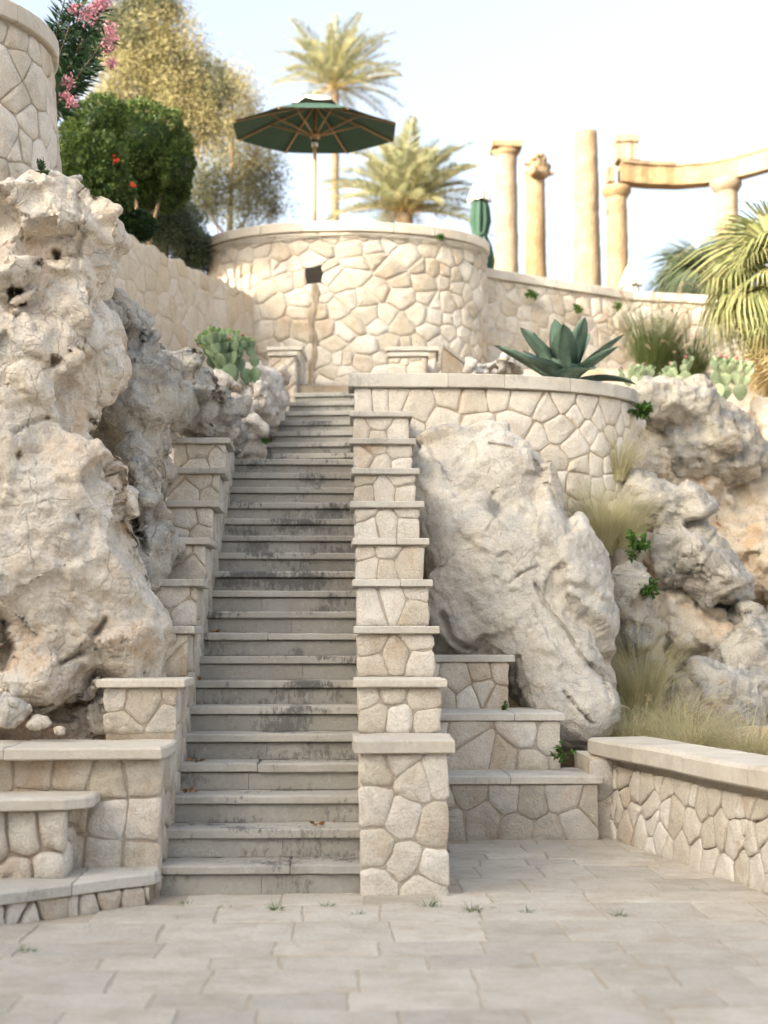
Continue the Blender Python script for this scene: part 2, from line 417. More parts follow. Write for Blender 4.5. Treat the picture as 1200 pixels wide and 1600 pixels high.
M['pale'] = stone_mat('pale_masonry', (.56, .505, .425), (.645, .59, .51), (.70, .655, .58), greyamt=.22, bump=.02)
M['warmwall'] = stone_mat('weathered_warm_masonry', (.55, .46, .35), (.63, .54, .43), (.68, .61, .50), greyamt=.12, bump=.02, var=.06, rustamt=.25)
M['greystone'] = stone_mat('grey_masonry', (.42, .39, .345), (.51, .475, .42), (.59, .555, .495), grey=(.36, .35, .33), greyamt=.6, bump=.02)
M['mortar'] = stone_mat('mortar', (.34, .275, .20), (.42, .35, .27), (.49, .42, .335), greyamt=.3, var=0, bump=.012)
M['palemortar'] = stone_mat('pale_mortar', (.52, .455, .37), (.59, .53, .44), (.65, .59, .505), greyamt=.2, var=0, bump=.012)
M['rock'] = stone_mat('tan_limestone_rock', (.58, .455, .33), (.67, .59, .485), (.73, .68, .60), grey=(.42, .405, .38), greyamt=.55, scale=.7, bump=.045, var=0, rust=(.54, .33, .17), rustamt=.9, lines=.4)
M['greyrock'] = stone_mat('grey_limestone_rock', (.42, .385, .335), (.51, .48, .43), (.59, .56, .51), grey=(.36, .355, .345), greyamt=.75, scale=.8, bump=.03, var=0, rust=(.50, .36, .23), rustamt=.3, lines=.3)
M['bluerock'] = stone_mat('weathered_grey_rock', (.36, .32, .265), (.44, .415, .37), (.55, .52, .46), grey=(.255, .258, .258), greyamt=.9, scale=.8, bump=.045, var=0, rust=(.48, .33, .20), rustamt=.35, lines=.6)
M['column'] = stone_mat('golden_column_stone', (.215, .15, .085), (.28, .205, .125), (.34, .26, .175), greyamt=.1, scale=1.3, bump=.03, var=.04, rustamt=.4)
M['soil'] = stone_mat('dry_soil', (.22, .165, .11), (.30, .235, .165), (.38, .31, .225), greyamt=.2, var=0, bump=.02)
def slab_mat(name, a, b, c, stain=0, var=.12, bump=.006, dirt=.25, rough=.8, strk=(1, 1, 1), dsc=1.7):
    m = N(name); p = m.pos(); rnd = m.n('ObjectInfo').outputs['Random']
    f1 = m.noise(3.1, 6, .62, m.pos(strk)); f2 = m.noise(34, 6, .7, m.pos((1, 1.2, 1)))
    col = m.ramp(m.math('ADD', m.math('MULTIPLY', f1, .55), m.math('MULTIPLY', f2, .45)), [(.34, a), (.5, b), (.66, c)])
    d = m.ramp(m.noise(dsc, 6, .72, m.pos(strk, (.1, 0, .2))), [(.46, (0, 0, 0)), (.66, (1, 1, 1))])
    col = m.mix(m.math('MULTIPLY', d, dirt), col, (.44, .345, .245))
    if stain:
        s1 = m.noise(2.1, 3, .5, m.pos((1, 1.7, 1.9))); s2 = m.noise(30, 6, .8, m.pos((1, .5, .45)))
        sm = m.ramp(m.math('ADD', m.math('MULTIPLY', s1, .62), m.math('MULTIPLY', s2, .5)), [(.59, (0, 0, 0)), (.66, (1, 1, 1))])
        col = m.mix(m.math('MULTIPLY', sm, stain), col, (.055, .058, .06))
    v = m.n('TexVoronoi', feature='DISTANCE_TO_EDGE', i={'Scale': 2.4, 'Vector': m.n('VectorMath', operation='ADD', i={0: m.pos((1, 1, 1), (.5, .7, .2)), 1: m.n('TexNoise', i={'Scale': 2.2, 'Detail': 4, 'Vector': p}).outputs[1]}).outputs[0]}).outputs[0]
    vm = m.ramp(v, [(.0, (1, 1, 1)), (.007, (0, 0, 0))])
    col = m.mix(m.math('MULTIPLY', vm, .30), col, (.66, .65, .62))
    hs = m.n('HueSaturation', i={0: .5, 1: 1, 2: m.math('MULTIPLY_ADD', rnd, var*2, 1-var), 4: col})
    h = m.math('ADD', m.math('ADD', f2, m.math('MULTIPLY', m.noise(9, 4, .6, p), 1.2)), m.math('MULTIPLY', m.noise(120, 3, .7, p), .3))
    return m.finish(hs.outputs[0], rough, m.bump(h, bump, .8), .3)
M['tread'] = slab_mat('grey_stair_tread', (.36, .34, .305), (.42, .40, .36), (.48, .46, .42), stain=.75, dirt=.2)
M['riser'] = slab_mat('grey_stair_riser', (.30, .285, .255), (.355, .34, .305), (.41, .395, .36), stain=.55, dirt=.14)
M['cap'] = slab_mat('grey_coping', (.46, .43, .38), (.53, .50, .445), (.60, .57, .515), stain=.25, dirt=.22)
M['warmcap'] = slab_mat('warm_coping', (.54, .485, .405), (.61, .555, .475), (.67, .62, .54), stain=.12, dirt=.25)
M['paving'] = slab_mat('paving_stone', (.55, .495, .42), (.64, .585, .505), (.70, .65, .57), stain=0, dirt=.5, var=.12, bump=.03, rough=.95, strk=(1, 1.15, 1), dsc=3.2)
M['joint'] = slab_mat('paving_joint', (.42, .35, .265), (.48, .41, .32), (.54, .47, .38), dirt=.3, var=0, bump=.01)
def leaf_mat(name, cols, trans=.35, rough=.55, flower=None):
    m = N(name); r = m.n('NewGeometry').outputs['Random Per Island']
    st = [(k/(len(cols)-1), c) for k, c in enumerate(cols)]
    col = m.ramp(r, st)
    col = m.mix(.6, col, m.ramp(m.noise(2.5, 3, .5, m.pos()), [(.35, (.65, .65, .6)), (.65, (1.2, 1.2, 1.1))]), 'MULTIPLY')
    b = m.n('BsdfPrincipled', i={'Base Color': col, 'Roughness': rough, 'Specular IOR Level': .3})
    t = m.n('BsdfTranslucent', i={0: col}); x = m.n('MixShader', i={0: trans, 1: b.outputs[0], 2: t.outputs[0]})
    m.t.links.new(x.outputs[0], m.out.inputs[0]); return m.m
M['hedge'] = leaf_mat('hedge_leaf', [(.03, .06, .018), (.055, .10, .028), (.09, .14, .035), (.13, .16, .04)], .25)
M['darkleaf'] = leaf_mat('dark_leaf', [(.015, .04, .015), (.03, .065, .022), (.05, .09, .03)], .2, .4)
M['oleander'] = leaf_mat('oleander_leaf', [(.02, .055, .022), (.035, .085, .035), (.06, .12, .05)], .2, .4)
M['olive'] = leaf_mat('olive_leaf', [(.10, .13, .085), (.15, .185, .125), (.20, .23, .165)], .25)
M['golden'] = leaf_mat('golden_leaf', [(.23, .21, .11), (.33, .29, .15), (.41, .36, .20), (.27, .27, .15)], .3)
M['treeleaf'] = leaf_mat('tree_leaf', [(.10, .11, .065), (.15, .155, .09), (.20, .195, .12)], .3)
M['palmleaf'] = leaf_mat('palm_leaflet', [(.24, .26, .155), (.31, .32, .20), (.38, .37, .245)], .3)
M['dryleaf'] = leaf_mat('dry_palm_leaf', [(.38, .29, .15), (.46, .36, .20), (.54, .44, .27)], .3)
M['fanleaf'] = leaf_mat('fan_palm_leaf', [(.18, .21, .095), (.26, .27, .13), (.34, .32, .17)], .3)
M['darkfan'] = leaf_mat('shaded_fan_leaf', [(.06, .085, .055), (.085, .11, .07), (.11, .13, .085)], .2)  # darker copy of the fan leaf, with shade put into the colour
M['grass'] = leaf_mat('dry_grass', [(.48, .43, .26), (.56, .51, .33), (.63, .58, .41), (.44, .45, .25)], .35)
M['greengrass'] = leaf_mat('green_grass', [(.07, .11, .035), (.11, .15, .05), (.16, .19, .075)], .3)
M['plume'] = leaf_mat('grass_plume', [(.50, .38, .28), (.58, .44, .34), (.64, .52, .42)], .4)
M['weed'] = leaf_mat('weed_leaf', [(.05, .12, .025), (.08, .17, .035), (.11, .20, .05)], .3)
M['pink'] = leaf_mat('pink_petal', [(.62, .27, .36), (.70, .36, .45), (.76, .46, .53)], .35)
M['red'] = leaf_mat('red_petal', [(.62, .04, .02), (.72, .08, .03)], .3)
M['brownleaf'] = leaf_mat('fallen_leaf', [(.24, .12, .05), (.32, .17, .07)], .2)
def plain(name, col, rough=.7, var=.2, scale=8, bump=.003, sc=(1, 1, 1), **kw):
    m = N(name); f = m.noise(scale, 5, .65, m.pos(sc))
    c = m.mix(1, tuple(col), m.ramp(f, [(.3, (1-var,)*3), (.7, (1+var,)*3)]), 'MULTIPLY')
    return m.finish(c, rough, m.bump(f, bump, .6), **kw)
M['bark'] = plain('bark', (.16, .115, .08), .95, .4, 14, .02, (1, 1, .3))
M['palmbark'] = plain('palm_bark', (.17, .125, .085), .95, .45, 10, .03, (.5, .5, 2))
M['rachis'] = plain('palm_rachis', (.36, .30, .13), .6, .15)
M['teak'] = plain('teak_wood', (.36, .225, .125), .5, .2, 12, .002, (4, 4, .4))
M['paleteak'] = plain('teak_pole', (.48, .31, .15), .5, .15, 12, .002, (4, 4, .4))
M['canvas'] = plain('green_canvas', (.035, .075, .056), .85, .12, 60, .001)
M['canvastop'] = plain('pale_canvas', (.60, .58, .53), .85, .1, 40, .001)
M['steel'] = plain('steel_fitting', (.5, .5, .5), .3, .05, 20, .001, Metallic=.9)
M['cable'] = plain('grey_cable', (.42, .39, .33), .7, .1)
M['hole'] = plain('hole_shade', (.03, .026, .022), .95, .3)  # near-black colour stands for the shade inside the outlet
M['stain'] = plain('damp_stain', (.30, .25, .19), .95, .55, 9, .012, (2, 2, .5))
def plant_mat(name, a, b, edge=None, rough=.66):
    m = N(name); rnd = m.n('ObjectInfo').outputs['Random']
    c = m.ramp(m.noise(7, 4, .6, m.pos()), [(.35, a), (.65, b)])
    hs = m.n('HueSaturation', i={0: .5, 1: 1, 2: m.math('MULTIPLY_ADD', rnd, .5, .75), 4: c})
    return m.finish(hs.outputs[0], rough, m.bump(m.noise(60, 3, .6, m.pos()), .002, .5), .35, **{'Subsurface Weight': .08, 'Subsurface Radius': (.02, .03, .01)})
M['agave'] = plant_mat('agave_leaf', (.09, .155, .12), (.155, .235, .18))
M['agavespine'] = plain('agave_spine', (.20, .13, .07), .6)
M['pad'] = plant_mat('cactus_pad', (.13, .20, .11), (.20, .27, .16))
M['palepad'] = plant_mat('pale_cactus_pad', (.22, .29, .16), (.33, .38, .24))
M['fruit'] = plain('cactus_fruit', (.26, .10, .10), .5)
M['youngpad'] = plant_mat('young_cactus_pad', (.14, .26, .08), (.21, .32, .12))
# ------------------------------------------------------------------ the ground
def grid_mesh(name, xs, ys, hf, mat, parent=None):
    X, Y = np.meshgrid(xs, ys, indexing='ij'); Z = hf(X, Y); V = np.stack([X, Y, Z], -1).reshape(-1, 3)
    nx, ny = len(xs), len(ys); I = np.arange(nx*ny).reshape(nx, ny)
    Q = np.stack([I[:-1, :-1], I[1:, :-1], I[1:, 1:], I[:-1, 1:]], -1).reshape(-1, 4)
    return mk(name, V, Q, mat, parent)
g = mk('ground', [(-900, -900, -.006), (900, -900, -.006), (900, 900, -.006), (-900, 900, -.006)], [[0, 1, 2, 3]], M['joint'], smooth=False)
setp(g, 'sandy joint bed under the stone paving', kind='structure')
pav = empty('pavement', (0, 8, 0), 'worn beige stone slab paving in front of the stairs', 'pavement', kind='structure')
def lowwall_x(y): return 2.0+(11.1-y)*(.5/2.54)
def covered(x, y):
    if y > 8.66 and -1.5 < x < .60: return True
    if y > 10.95: return True
    if y > 8.2 and x > lowwall_x(y)+.12: return True
    if x > lowwall_x(y)+.2: return True
    if x < -1.0 and y > 8.33+(x+1.0)*.93+.12: return True
    return False
y = 4.3; row = 0
while y < 10.95:
    d = R.choice([.28, .34, .42, .50, .31]); x = -3.4-R.random()*.6; wob = R.uniform(0, 6)
    yb = lambda t, yy: yy+.020*math.sin(t*1.7+yy*9)+.014*math.sin(t*5.1+yy*23)
    sk = R.uniform(-.03, .03)
    while x < 3.9:
        w = R.choice([.32, .40, .46, .54, .66, .5]); cx, cy = x+w/2, y+d/2; sk1 = R.uniform(-.018, .018); gp = R.uniform(.003, .006)
        if not covered(cx, cy) and in_frame((cx, cy, 0), 160):
            slab('paving_slab', [(x+gp, yb(x, y)+.009), (x+w*.5, yb(x+w*.5, y)+.009), (x+w-gp, yb(x+w, y)+.009), (x+w-gp+sk1, yb(x+w+sk1, y+d)-.008), (x+w*.5, yb(x+w*.5, y+d)-.008), (x+gp+sk, yb(x+sk, y+d)-.008)], -.05, R.uniform(-.0025, .004), M['paving'], pav, bev=.006, jit=.005, step=.07, seed=R.randrange(9999))
        x += w; sk = sk1
    y += d; row += 1
# ------------------------------------------------------------------ the staircase
RI, TR, Y0, XL, XR = .168, .30, 8.58, -1.04, .125
st = empty('staircase', (-.45, 8.6, 0), 'long straight flight of worn grey stone steps climbing to the round terrace', 'staircase')
g = Geo()
for n in range(1, 20):
    yb = Y0+.03+(n-1)*TR
    ye = yb+TR if n < 19 else 15.0
    g.add(*box(XL+.004, XR-.004, yb+.032, ye+.3, RI*(n-1)-.1 if n > 1 else -.2, RI*n-.055))
g.obj('step_core', M['mortar'], st, smooth=False)
for n in range(1, 20):
    yf = Y0+(n-1)*TR; ye = yf+TR+.03 if n < 19 else 15.0; x0 = XL-(.005 if n > 1 else .0); x1 = XR+(0 if n > 1 else .02)
    j = R.uniform(-.004, .004)
    if n in (1, 4, 9, 15):
        xm = R.uniform(-.6, -.2)
        spans = [(x0, xm-.002), (xm+.002, x1)]
    else: spans = [(x0, x1)]
    for a, b in spans:
        if n == 1:   # the lowest tread has a chipped front edge
            pts = [(a, yf+j)]
            for q in np.linspace(a+.1, b-.1, 12):
                pts.append((q, yf+j+(.022*max(0, math.sin((q+.42)*9)) if -.5 < q < -.05 else .003*math.sin(q*31))))
            pts += [(b, yf+j), (b, ye), (a, ye)]
        else:
            pts = [(a, yf+j), (b, yf+j+R.uniform(-.004, .004)), (b, ye), (a, ye)]
        slab('tread', pts, RI*n-.052-R.uniform(0, .006), RI*n+R.uniform(-.004, .003), M['tread'], st, bev=R.uniform(.006, .012), jit=.005, step=.06, seed=n)
    xs = [XL+.003, XL+.3+R.random()*.5, XR-.003] if n % 3 else [XL+.003, XR-.003]
    for a, b in zip(xs[:-1], xs[1:]):
        slab('riser', [(a+.0015, yf+.03), (b-.0015, yf+.03), (b-.0015, yf+.062), (a+.0015, yf+.062)], RI*(n-1)-(.0 if n > 1 else .03), RI*n-.0595, M['riser'], st, bev=.002, jit=.001, seed=n)
# upper flight, turned a little to the right
ang = math.radians(-7.4); UP0 = np.array([-.843, 14.94])
fx = np.array([math.cos(ang), math.sin(ang)]); fy = np.array([-math.sin(ang), math.cos(ang)])
def upt(u, v): return tuple(UP0+fx*u+fy*v)
UT = .365; UW = 1.10
for n in range(20, 28):
    v0 = (n-20)*UT; v1 = v0+UT+.03 if n < 27 else v0+2.2
    slab('tread', [upt(0, v0), upt(UW, v0), upt(UW, v1), upt(0, v1)], RI*n-.05, RI*n, M['tread'], st, bev=.006, jit=.003, seed=n)
    slab('riser', [upt(.003, v0+.03), upt(UW-.003, v0+.03), upt(UW-.003, v0+.06), upt(.003, v0+.06)], RI*(n-1)-.02, RI*n-.0515, M['riser'], st, bev=.002, jit=.001, seed=n)
g = Geo()
for n in range(20, 28):
    v0 = (n-20)*UT; q = [upt(.004, v0+.061), upt(UW-.004, v0+.061), upt(UW-.004, v0+UT+.5), upt(.004, v0+UT+.5)]
    V = [(a, b, z) for z in (RI*(n-1)-.6, RI*n-.052) for a, b in q]
    g.add(V, [[0,3,2,1],[4,5,6,7],[0,1,5,4],[1,2,6,5],[2,3,7,6],[3,0,4,7]])
g.obj('step_core', M['mortar'], st, smooth=False)
# landings (terrace stone behind the last tread, and right of the upper flight)
ld = mk('landing', *box(-2.2, 3.2, 17.2, 21.0, 3.6, RI*27-.06), M['soil'], smooth=False); setp(ld, 'level ground at the head of the stairs below the round wall', kind='structure')
ld = mk('landing', *box(-1.2, .9, 14.35, 15.4, 2.4, RI*19-.06), M['soil'], smooth=False); setp(ld, 'landing between the lower and upper flight', kind='structure')
# ------------------------------------------------------------------ stepped walls beside the stairs
CAPZ = lambda i: .885+.3335*i
def cap_piece(name, x0, x1, y0, y1, z, th, parent, mat, seed, split=None, jit=.004):
    rr = random.Random(seed)
    j = lambda a=.008: rr.uniform(-a, a)
    spans = [(x0, x1)] if split is None else [(x0, split-.0015), (split+.0015, x1)]
    for a, b in spans:
        slab(name, [(a+j(), y0+j()), ((a+b)/2, y0+j(.006)), (b+j(), y0+j()), (b+j(), y1), (a+j(), y1)], z-th, z, mat, parent, bev=.007, jit=jit, step=.07, seed=seed)
def stepped_wall(label, xa, xb, side, seedsets, nlev, mat, pick, capo, first=0, y00=8.52):
    base = empty('stepped_wall', ((xa+xb)/2, y00+.6*first, 0), label, 'wall')
    g = Geo()
    for i in range(first, nlev):
        yf = y00+.6*i; zt = CAPZ(i)
        g.add(*box(xa+.019, xb-.019, yf+.019, yf+.6+(.024 if i < nlev-1 else .4), (CAPZ(i-1)-.30 if i else -.2), zt-.05))
    g.obj('mortar_core', M['mortar'], base, smooth=False)
    for i in range(first, nlev):
        yf = y00+.6*i; zt = CAPZ(i); th = .075 if i == 0 else .05
        zb = (CAPZ(i-1)+.001 if i else -.02)
        if seedsets:
            sd = [(xa+(xb-xa)*u, zb+(zt-th-zb)*v) for u, v in seedsets[i]]
        else: sd = None
        masonry(base, planeY(yf+.02), rect(xa+.003, xb-.003, zb, zt-th-.004), mat, seeds=sd, su=.22, sv=.16, seed=100*pick+i, proud=.009, depth=.04, gap=.008)
        # side faces
        for s in ((1, -1) if side == 0 else (side,)):
            X = xb-.02 if s > 0 else xa+.02
            u0, u1 = (yf+.03, yf+.625) if s > 0 else (-(yf+.625), -(yf+.03))
            zlo = max(-.02, zb-.75)
            masonry(base, planeX(X, s), rect(u0, u1, zlo if i else -.02, zt-th-.004), mat, su=.26, sv=.2, seed=200*pick+i*3+s, proud=.008, depth=.035, gap=.010)
        cap_piece('cap', xa-capo, xb+capo+(.01 if i == 0 else 0), yf-.03, yf+.60, zt, th, base, M['warmcap'] if i in (0, 1) else M['cap'], pick*50+i, split=(xa+xb)/2+.05 if i in (3, 4) else None, jit=.006 if i == 0 else .003)
    return base
SS = [
 [(.18,.90),(.46,.97),(.86,.84),(.66,.80),(.15,.63),(.50,.55),(.85,.50),(.18,.35),(.50,.25),(.83,.20),(.2,.08),(.72,.06)],
 [(.12,.80),(.38,.9),(.8,.75),(.22,.35),(.48,.3),(.85,.28)],
 [(.16,.75),(.2,.25),(.5,.45),(.8,.85),(.82,.35)],
 [(.2,.45),(.5,.62),(.82,.4),(.85,.9)],
 [(.12,.85),(.2,.4),(.45,.9),(.42,.35),(.75,.5)],
 [(.1,.9),(.2,.4),(.5,.5),(.8,.45),(.82,.95)],
 [(.1,.9),(.15,.4),(.48,.45),(.85,.42),(.8,.92)],
 [(.2,.6),(.35,.92),(.45,.35),(.8,.85),(.82,.3)],
 [(.18,.5),(.45,.85),(.42,.3),(.78,.45)],
]
stepped_wall('pale stone stepped wall with thin grey copings right of the stairs', .11, .628, 0, SS, 9, M['pale'], 1, .028)
lw = stepped_wall('stepped stone wall with grey copings between the stairs and the left rocks', -1.46, -1.005, 1, None, 9, M['stone'], 2, .04, first=1)
# piers at the head of the upper flight
def pier(label, quad, z0, z1, z2, q2, sd):
    b = empty('capped_pier', tuple(np.mean(quad, 0))+(z0,), label, 'wall')
    for k, (q, zt) in enumerate(((quad, z1), (q2, z2))):
        q = [np.array(p) for p in q]; c = np.mean(q, 0); e = [c+(p-c)*.93 for p in q]
        V = [(p[0], p[1], z) for z in (z0, zt-.05) for p in e]
        mk('pier_core', V, [[0,3,2,1],[4,5,6,7],[0,1,5,4],[1,2,6,5],[2,3,7,6],[3,0,4,7]], M['palemortar'], b, smooth=False)
        for s in range(4):
            a, d = e[s], e[(s+1) % 4]; L = np.linalg.norm(d-a); t = (d-a)/L; nn = np.array([t[1], -t[0]])
            if nn[1] > .5: continue
            masonry(b, (lambda a, t, nn: lambda u, v, dd: np.stack([a[0]+t[0]*u+nn[0]*dd, a[1]+t[1]*u+nn[1]*dd, v], 1))(a, t, nn), rect(0, L, z0, zt-.055), M['stone'], su=.2, sv=.15, seed=sd+s+k*7, proud=.012, depth=.03)
        slab('cap', [tuple(c+(p-c)*1.06) for p in q], zt-.05, zt, M['cap'], b, seed=sd)
pier('small capped pier left of the top of the stairs beside the cactus', [(-.86, 17.15), (-.53, 17.1), (-.50, 17.75), (-.84, 17.8)], 4.0, 4.86, 5.06, [(-.9, 17.82), (-.49, 17.77), (-.44, 18.5), (-.86, 18.5)], 900)
rp = [(.56, 17.1), (1.02, 17.05), (1.05, 17.7), (.59, 17.72)]
pier('small capped pier right of the top of the stairs behind the curved parapet', rp, 4.0, 4.85, 5.05, [(.57, 17.74), (1.18, 17.72), (1.22, 18.4), (.62, 18.42)], 940)
sc = empty('sloping_coping', (1.4, 17.7, 4.6), 'short stone wall with sloping coping running down right of the small pier', 'wall')
a, b = at(692, 536, 17.7), at(752, 582, 18.0)
V = []
for p in (a, b):
    for dy in (0, .3): V += [(p[0], p[1]+dy, p[2]), (p[0], p[1]+dy, p[2]-.045)]
mk('cap', V, [[0,2,3,1],[4,5,7,6],[0,4,6,2],[1,3,7,5],[0,1,5,4],[2,6,7,3]], M['cap'], sc, smooth=False)
V = []
for p in (a, b):
    for dy in (.03, .28): V += [(p[0], p[1]+dy, p[2]-.046), (p[0], p[1]+dy, 4.3)]
mk('wall_body', V, [[0,2,3,1],[4,5,7,6],[0,4,6,2],[1,3,7,5],[0,1,5,4],[2,6,7,3]], M['stone'], sc, smooth=False)
# ------------------------------------------------------------------ curved parapet with the agave bed
def arc_surface(cx, cy, rx, ry, x_start=None):
    """u is an angle-like length: 0 at the nearest point of the ellipse, positive to the right"""
    def S(u, v, d):
        th = np.asarray(u)/((rx+ry)/2)
        nx, ny = np.sin(th)/rx, -np.cos(th)/ry; L = np.hypot(nx, ny)
        return np.stack([cx+rx*np.sin(th)+nx/L*d, cy-ry*np.cos(th)+ny/L*d, np.asarray(v)+0*th], 1)
    return S
PX0, PXs, PY = .13, 1.05, 13.95          # left end, where the curve starts, depth of the straight face
pe = arc_surface(PXs, PY+1.2, 2.02, 1.2); PK = (2.02+1.2)/2
def Spar(u, v, d):
    u = np.asarray(u, float); v = np.asarray(v, float)+0*u; d = np.asarray(d, float)+0*u
    A = np.stack([PXs+u, PY-d, v], 1); B = pe(np.maximum(u, 0), v, d)
    return np.where((u < 0)[:, None], A, B)
pp = empty('curved_parapet', (1.5, 13.95, 2.2), 'curved pale stone parapet with thick grey coping below the agave', 'wall')
UE = PK*math.radians(120)
us = np.r_[np.linspace(PX0-PXs, 0, 4), np.linspace(.1, UE, 26)]
V = []; Fc = []
for dd in (-.002, -.30):
    for z in (1.2, 3.93): V += list(Spar(us, np.full(len(us), z), np.full(len(us), dd)))
n = len(us)
for i in range(n-1): Fc += [[i, i+1, n+i+1, n+i], [2*n+i+1, 2*n+i, 3*n+i, 3*n+i+1], [n+i, n+i+1, 3*n+i+1, 3*n+i]]
mk('mortar_core', V, Fc, M['mortar'], pp)
cuts = [PX0-PXs-.06, -.02, .42, 1.0, 1.55, 2.1, UE]
for a, b in zip(cuts[:-1], cuts[1:]):
    uu = np.linspace(a+.002, b-.002, 7); o = [tuple(p[:2]) for p in Spar(uu, 0*uu, 0*uu+.055)]; i = [tuple(p[:2]) for p in Spar(uu[::-1], 0*uu, 0*uu-.36)]
    slab('cap', o+i, 3.885, 4.02, M['cap'], pp, bev=.008, jit=.0015, step=.2, seed=int(b*10)+9)
# big stones first row, smaller ones below
sd = [(PX0-PXs+u, v) for u, v in [(.08,3.78),(.25,3.80),(.42,3.8),(.60,3.72),(.2,3.45),(.5,3.5),(.86,3.55),(1.08,3.80)]]
sd += [(u, v) for u, v in [(.22,3.5),(.52,3.5),(.03,3.82),(.36,3.83),(.62,3.78),(.70,3.42),(.80,3.70),(.93,3.50),(.95,3.78),(1.08,3.66),(1.05,3.38),(1.22,3.75),(1.25,3.52),(1.38,3.66),(1.4,3.4),(1.55,3.75),(1.55,3.52),(1.72,3.62),(1.75,3.38),(1.9,3.72),(1.92,3.48),(2.1,3.62),(2.3,3.7),(2.3,3.45),(2.5,3.6)]]
rr = random.Random(5)
sd += [(u+rr.uniform(-.06, .06), v+rr.uniform(-.05, .05)) for v in (3.2, 3.0, 2.8, 2.6, 2.4) for u in np.arange(-.9, 2.7, .2)]
masonry(pp, Spar, rect(PX0-PXs, UE-.4, 2.3, 3.878), M['pale'], seeds=sd, seed=31, proud=.009, depth=.05, gap=.011)
dh = at(866, 717, 14.3)
uu = np.linspace(-.5, UE-.6, 16); V = [tuple(q) for q in Spar(uu, 0*uu+3.86, 0*uu-.29)]+[(1.6, 17.3, 4.2), (.75, 17.3, 4.2)]
soil = mk('planting_bed', V+[(1.2, 15.6, 3.95)], [[i, (i+1) % 18, 18] for i in range(18)], M['soil'], smooth=False)
setp(soil, 'dry soil bed behind the curved parapet', kind='structure')
# ------------------------------------------------------------------ round terrace wall (tower)
TX, TY, TRX, TRY = .085, 20.15, 1.95, 1.15
Stw = arc_surface(TX, TY, TRX, TRY); TK = (TRX+TRY)/2
tw = empty('round_terrace_wall', (TX, 19.0, 4.4), 'large round rubble stone terrace wall carrying the open green umbrella', 'wall')
us = np.linspace(-math.pi*TK, math.pi*TK, 73); n = 73; V = []; Fc = []
for z, dd in ((4.2, -.003), (6.86, -.003)): V += list(Stw(us, 0*us+z, 0*us+dd))
for i in range(n-1): Fc.append([i, i+1, n+i+1, n+i])
V.append((TX, TY, 6.2)); 
mk('mortar_core', V, Fc, M['palemortar'], tw)
V = list(Stw(us, 0*us+6.25, 0*us-.04))+[(TX, TY, 6.25)]
fl = mk('floor', V, [[i, i+1, n] for i in range(n-1)], M['paving'], tw, smooth=False)
U2 = TK*math.radians(100)
# leave an outlet hole
hx = -.34; hz = 6.26
rs = random.Random(77)
sd = [s for s in hexseeds(-U2, U2, 4.4, 6.86, .23, .215, .36, rs)]
def on_tower(px, py):
    lo_, hi_ = 17.5, 20.2
    for _ in range(40):
        m = (lo_+hi_)/2; p = at(px, py, m)
        if ((p[0]-TX)/TRX)**2+((p[1]-TY)/TRY)**2 > 1: lo_ = m
        else: hi_ = m
    return at(px, py, lo_)
def tower_u(px, py):
    p = on_tower(px, py); return math.atan2((p[0]-TX)/TRX, -(p[1]-TY)/TRY)*TK, p[2]
hu, hv = tower_u(491, 430)
sd = [q for q in sd if not (abs(q[0]-hu) < .17 and abs(q[1]-hv) < .20)]+[(hu, hv), (hu-.18, hv-.03), (hu+.17, hv+.02), (hu-.03, hv+.22), (hu+.02, hv-.22)]
masonry(tw, Stw, rect(-U2, U2, 4.4, 6.842), M['stone'], seeds=sd, seed=78, proud=.014, depth=.05, gap=.013, rough=.012, skip=lambda u, v: abs(u-hu)+abs(v-hv) < 1e-6)
for a in np.arange(-180, 180, 18):
    a0, a1 = (a+.15)*math.pi/180*TK, (a+17.85)*math.pi/180*TK
    uu = np.linspace(a0, a1, 5); o = [tuple(p[:2]) for p in Stw(uu, 0*uu, 0*uu+.05)]; i = [tuple(p[:2]) for p in Stw(uu[::-1], 0*uu, 0*uu-.32)]
    slab('cap', o+i, 6.85, 6.985+rs.uniform(-.006, .006), M['warmcap'], tw, bev=.014, jit=.003, step=.15, seed=int(a)+400)
def patch(u0, u1, v0, v1, d): return Stw(np.array([u0, u1, u1, u0]), np.array([v0, v0, v1, v1]), np.full(4, d))
mk('outlet_shade', patch(hu-.10, hu+.10, hv-.13, hv+.13, .001), [[0, 1, 2, 3]], M['hole'], tw, smooth=False)  # flat patch, the shade of the recess painted on as near-black
# damp runnel below the outlet
vs_ = np.linspace(hv-.12, 4.5, 26); V = []
for k, v in enumerate(vs_):
    c = hu+.02*math.sin(k*.6)-.012*k/26; w = .035+.012*math.sin(k*1.3)+rs.uniform(-.006, .006)
    V += list(Stw(np.array([c-w-.02, c-w*.5, c+w*.5, c+w+.02]), np.full(4, v), np.array([.0, .034, .034, .0])))
mk('damp_runnel', V, [[4*k+i, 4*k+i+1, 4*k+i+5, 4*k+i+4] for k in range(25) for i in range(3)], M['stain'], tw)
cb = Geo()
uu = np.linspace(-1.35*TK, 1.35*TK, 60)
cb.add(*tube(Stw(uu, 6.80+.012*np.sin(uu*5), 0*uu+.058), .011, 6)); cb.add(*tube(Stw(uu, 6.775+.016*np.sin(uu*3+1), 0*uu+.05), .008, 6))
setp(cb.obj('cable', M['cable']), 'thin grey cables clipped under the coping of the round wall', 'cable')
